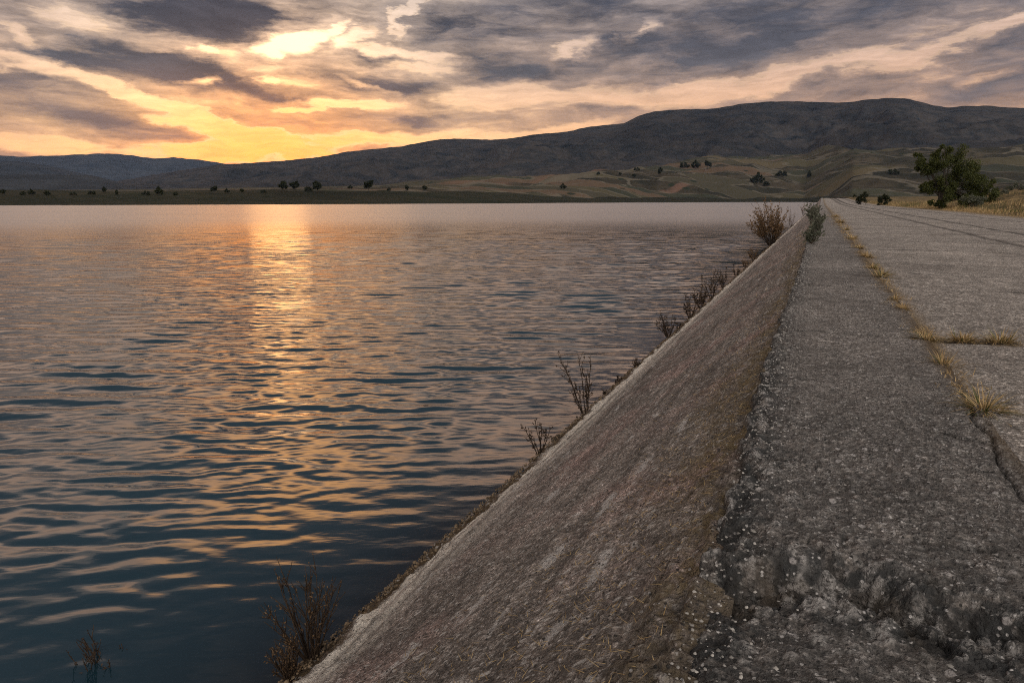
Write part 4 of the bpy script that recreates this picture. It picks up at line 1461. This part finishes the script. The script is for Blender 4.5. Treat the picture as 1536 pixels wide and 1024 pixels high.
o = mesh_np('grit', V, T, M_STONE, None, False)
tag(o, 'loose stone chips and grit scattered over the crest and road', 'grit', None, 'stuff')

lb = MB()
for k_ in range(3000):
    Y_ = 1.3 * (26.0) ** rg.random()
    u = abs(rg.gauss(0, .16)) * (1 + .8 * math.sin(Y_ * 1.1) * math.sin(Y_ * .37 + 1))
    if u > .55:
        continue
    S_ = 1 - .012 - u
    X_, Z_ = BANK + (EDGE - .012 - BANK) * S_, 1.945 * S_
    d = Vector((rg.uniform(-1, .3), rg.uniform(-1, 1), 0))
    d.z = d.x * .73 + rg.uniform(.0, .35)
    lb.blade(Vector((X_, Y_, Z_ + .006)), d, rg.uniform(.012, .045) * (1 + .05 * Y_), .002 + .0004 * Y_, .15, 2)
o = lb.build('dry_litter', M_DRY)
tag(o, 'brown dry grass litter caught along the top of the sloping face', 'litter', None, 'stuff')

# flat dead grass creeping along the joint between the crest beam and the road
jb = MB()
for k_ in range(9000):
    Y_ = 3.6 * 14.0 ** rg.random()
    den = float(np.clip(.35 + fbm(np.array([Y_ * .8]), np.array([.3]), 3, 171)[0] * 1.1, .04, 1))
    if rg.random() > den:
        continue
    road = rg.random() < .22
    X_ = JOINT + rg.gauss(0, .035 + .003 * Y_)
    if road:
        X_, Y_ = rg.uniform(.9, 3.4), 5.8 + rg.gauss(0, .05)
    d = Vector((rg.gauss(0, 1), rg.gauss(0, 1), rg.uniform(.1, .8)))
    jb.blade(Vector((X_, Y_, 1.993)), d, rg.uniform(.02, .075) * (1 + .02 * Y_), .0025 + .0005 * Y_, .2, 2)
o = jb.build('joint_grass', M_DRY)
tag(o, 'thin dead grass creeping in the joint beside the road slabs', 'grass', None, 'stuff')

# brown stones and rubble where the water meets the face
sb_ = MB()
for k_ in range(4200):
    Y_ = 2.0 * 30.0 ** rg.random()
    zq = rg.gauss(.06, .06)
    s = rg.uniform(.0025, .009) * (2.0 if rg.random() < .06 else 1) * (1 + .03 * Y_)
    X_ = BANK + zq / 1.945 * (EDGE - BANK)
    c = Vector((X_, Y_, zq + s * .25))
    b = len(sb_.v)
    nr_ = 6
    for rr, zz_ in ((1.0, -.4), (.75, .35)):
        for m_ in range(nr_):
            a_ = 2 * math.pi * m_ / nr_
            sb_.v.append(c + Vector((math.cos(a_) * s * rr * rg.uniform(.7, 1.2), math.sin(a_) * s * rr * rg.uniform(.8, 1.5), zz_ * s * rg.uniform(.7, 1.2))))
    sb_.v.append(c + Vector((0, 0, .55 * s)))
    for m_ in range(nr_):
        m2 = (m_ + 1) % nr_
        sb_.f.append((b + m_, b + m2, b + nr_ + m2, b + nr_ + m_))
        sb_.f.append((b + nr_ + m_, b + nr_ + m2, b + 2 * nr_, b + 2 * nr_))
V = np.array([tuple(q) for q in sb_.v])
T = []
for f_ in sb_.f:
    T.append(f_[:3])
    if f_[2] != f_[3]:
        T.append((f_[0], f_[2], f_[3]))
o = mesh_np('shore_rubble', V, np.array(T), mat_simple('wet_stone', (.030, .022, .014), (.16, .115, .07), .7, True), None, False)
tag(o, 'small brown stones and rubble along the water line', 'rubble', None, 'stuff')

# ------------------------------------------------------------------ evening air
if USE_HAZE:
    x0, x1, y0, y1, z0, z1 = -12000, 6500, -120, 12000, -11, 900
    c = [(x, y, z) for z in (z0, z1) for y in (y0, y1) for x in (x0, x1)]
    f = [(0, 2, 3, 1), (4, 5, 7, 6), (0, 1, 5, 4), (2, 6, 7, 3), (0, 4, 6, 2), (1, 3, 7, 5)]
    m, n, out = material('evening_air')
    v = n.new('ShaderNodeVolumePrincipled')
    v.inputs['Color'].default_value = (.45, .62, 1.0, 1)
    v.inputs['Density'].default_value = .000012
    v.inputs['Anisotropy'].default_value = .0
    n.l.new(v.outputs[0], out.inputs['Volume'])
    o = mesh_np('haze', c, f, m, None, False)
    tag(o, 'thin bluish evening haze over lake and hills', 'haze', None, 'stuff')
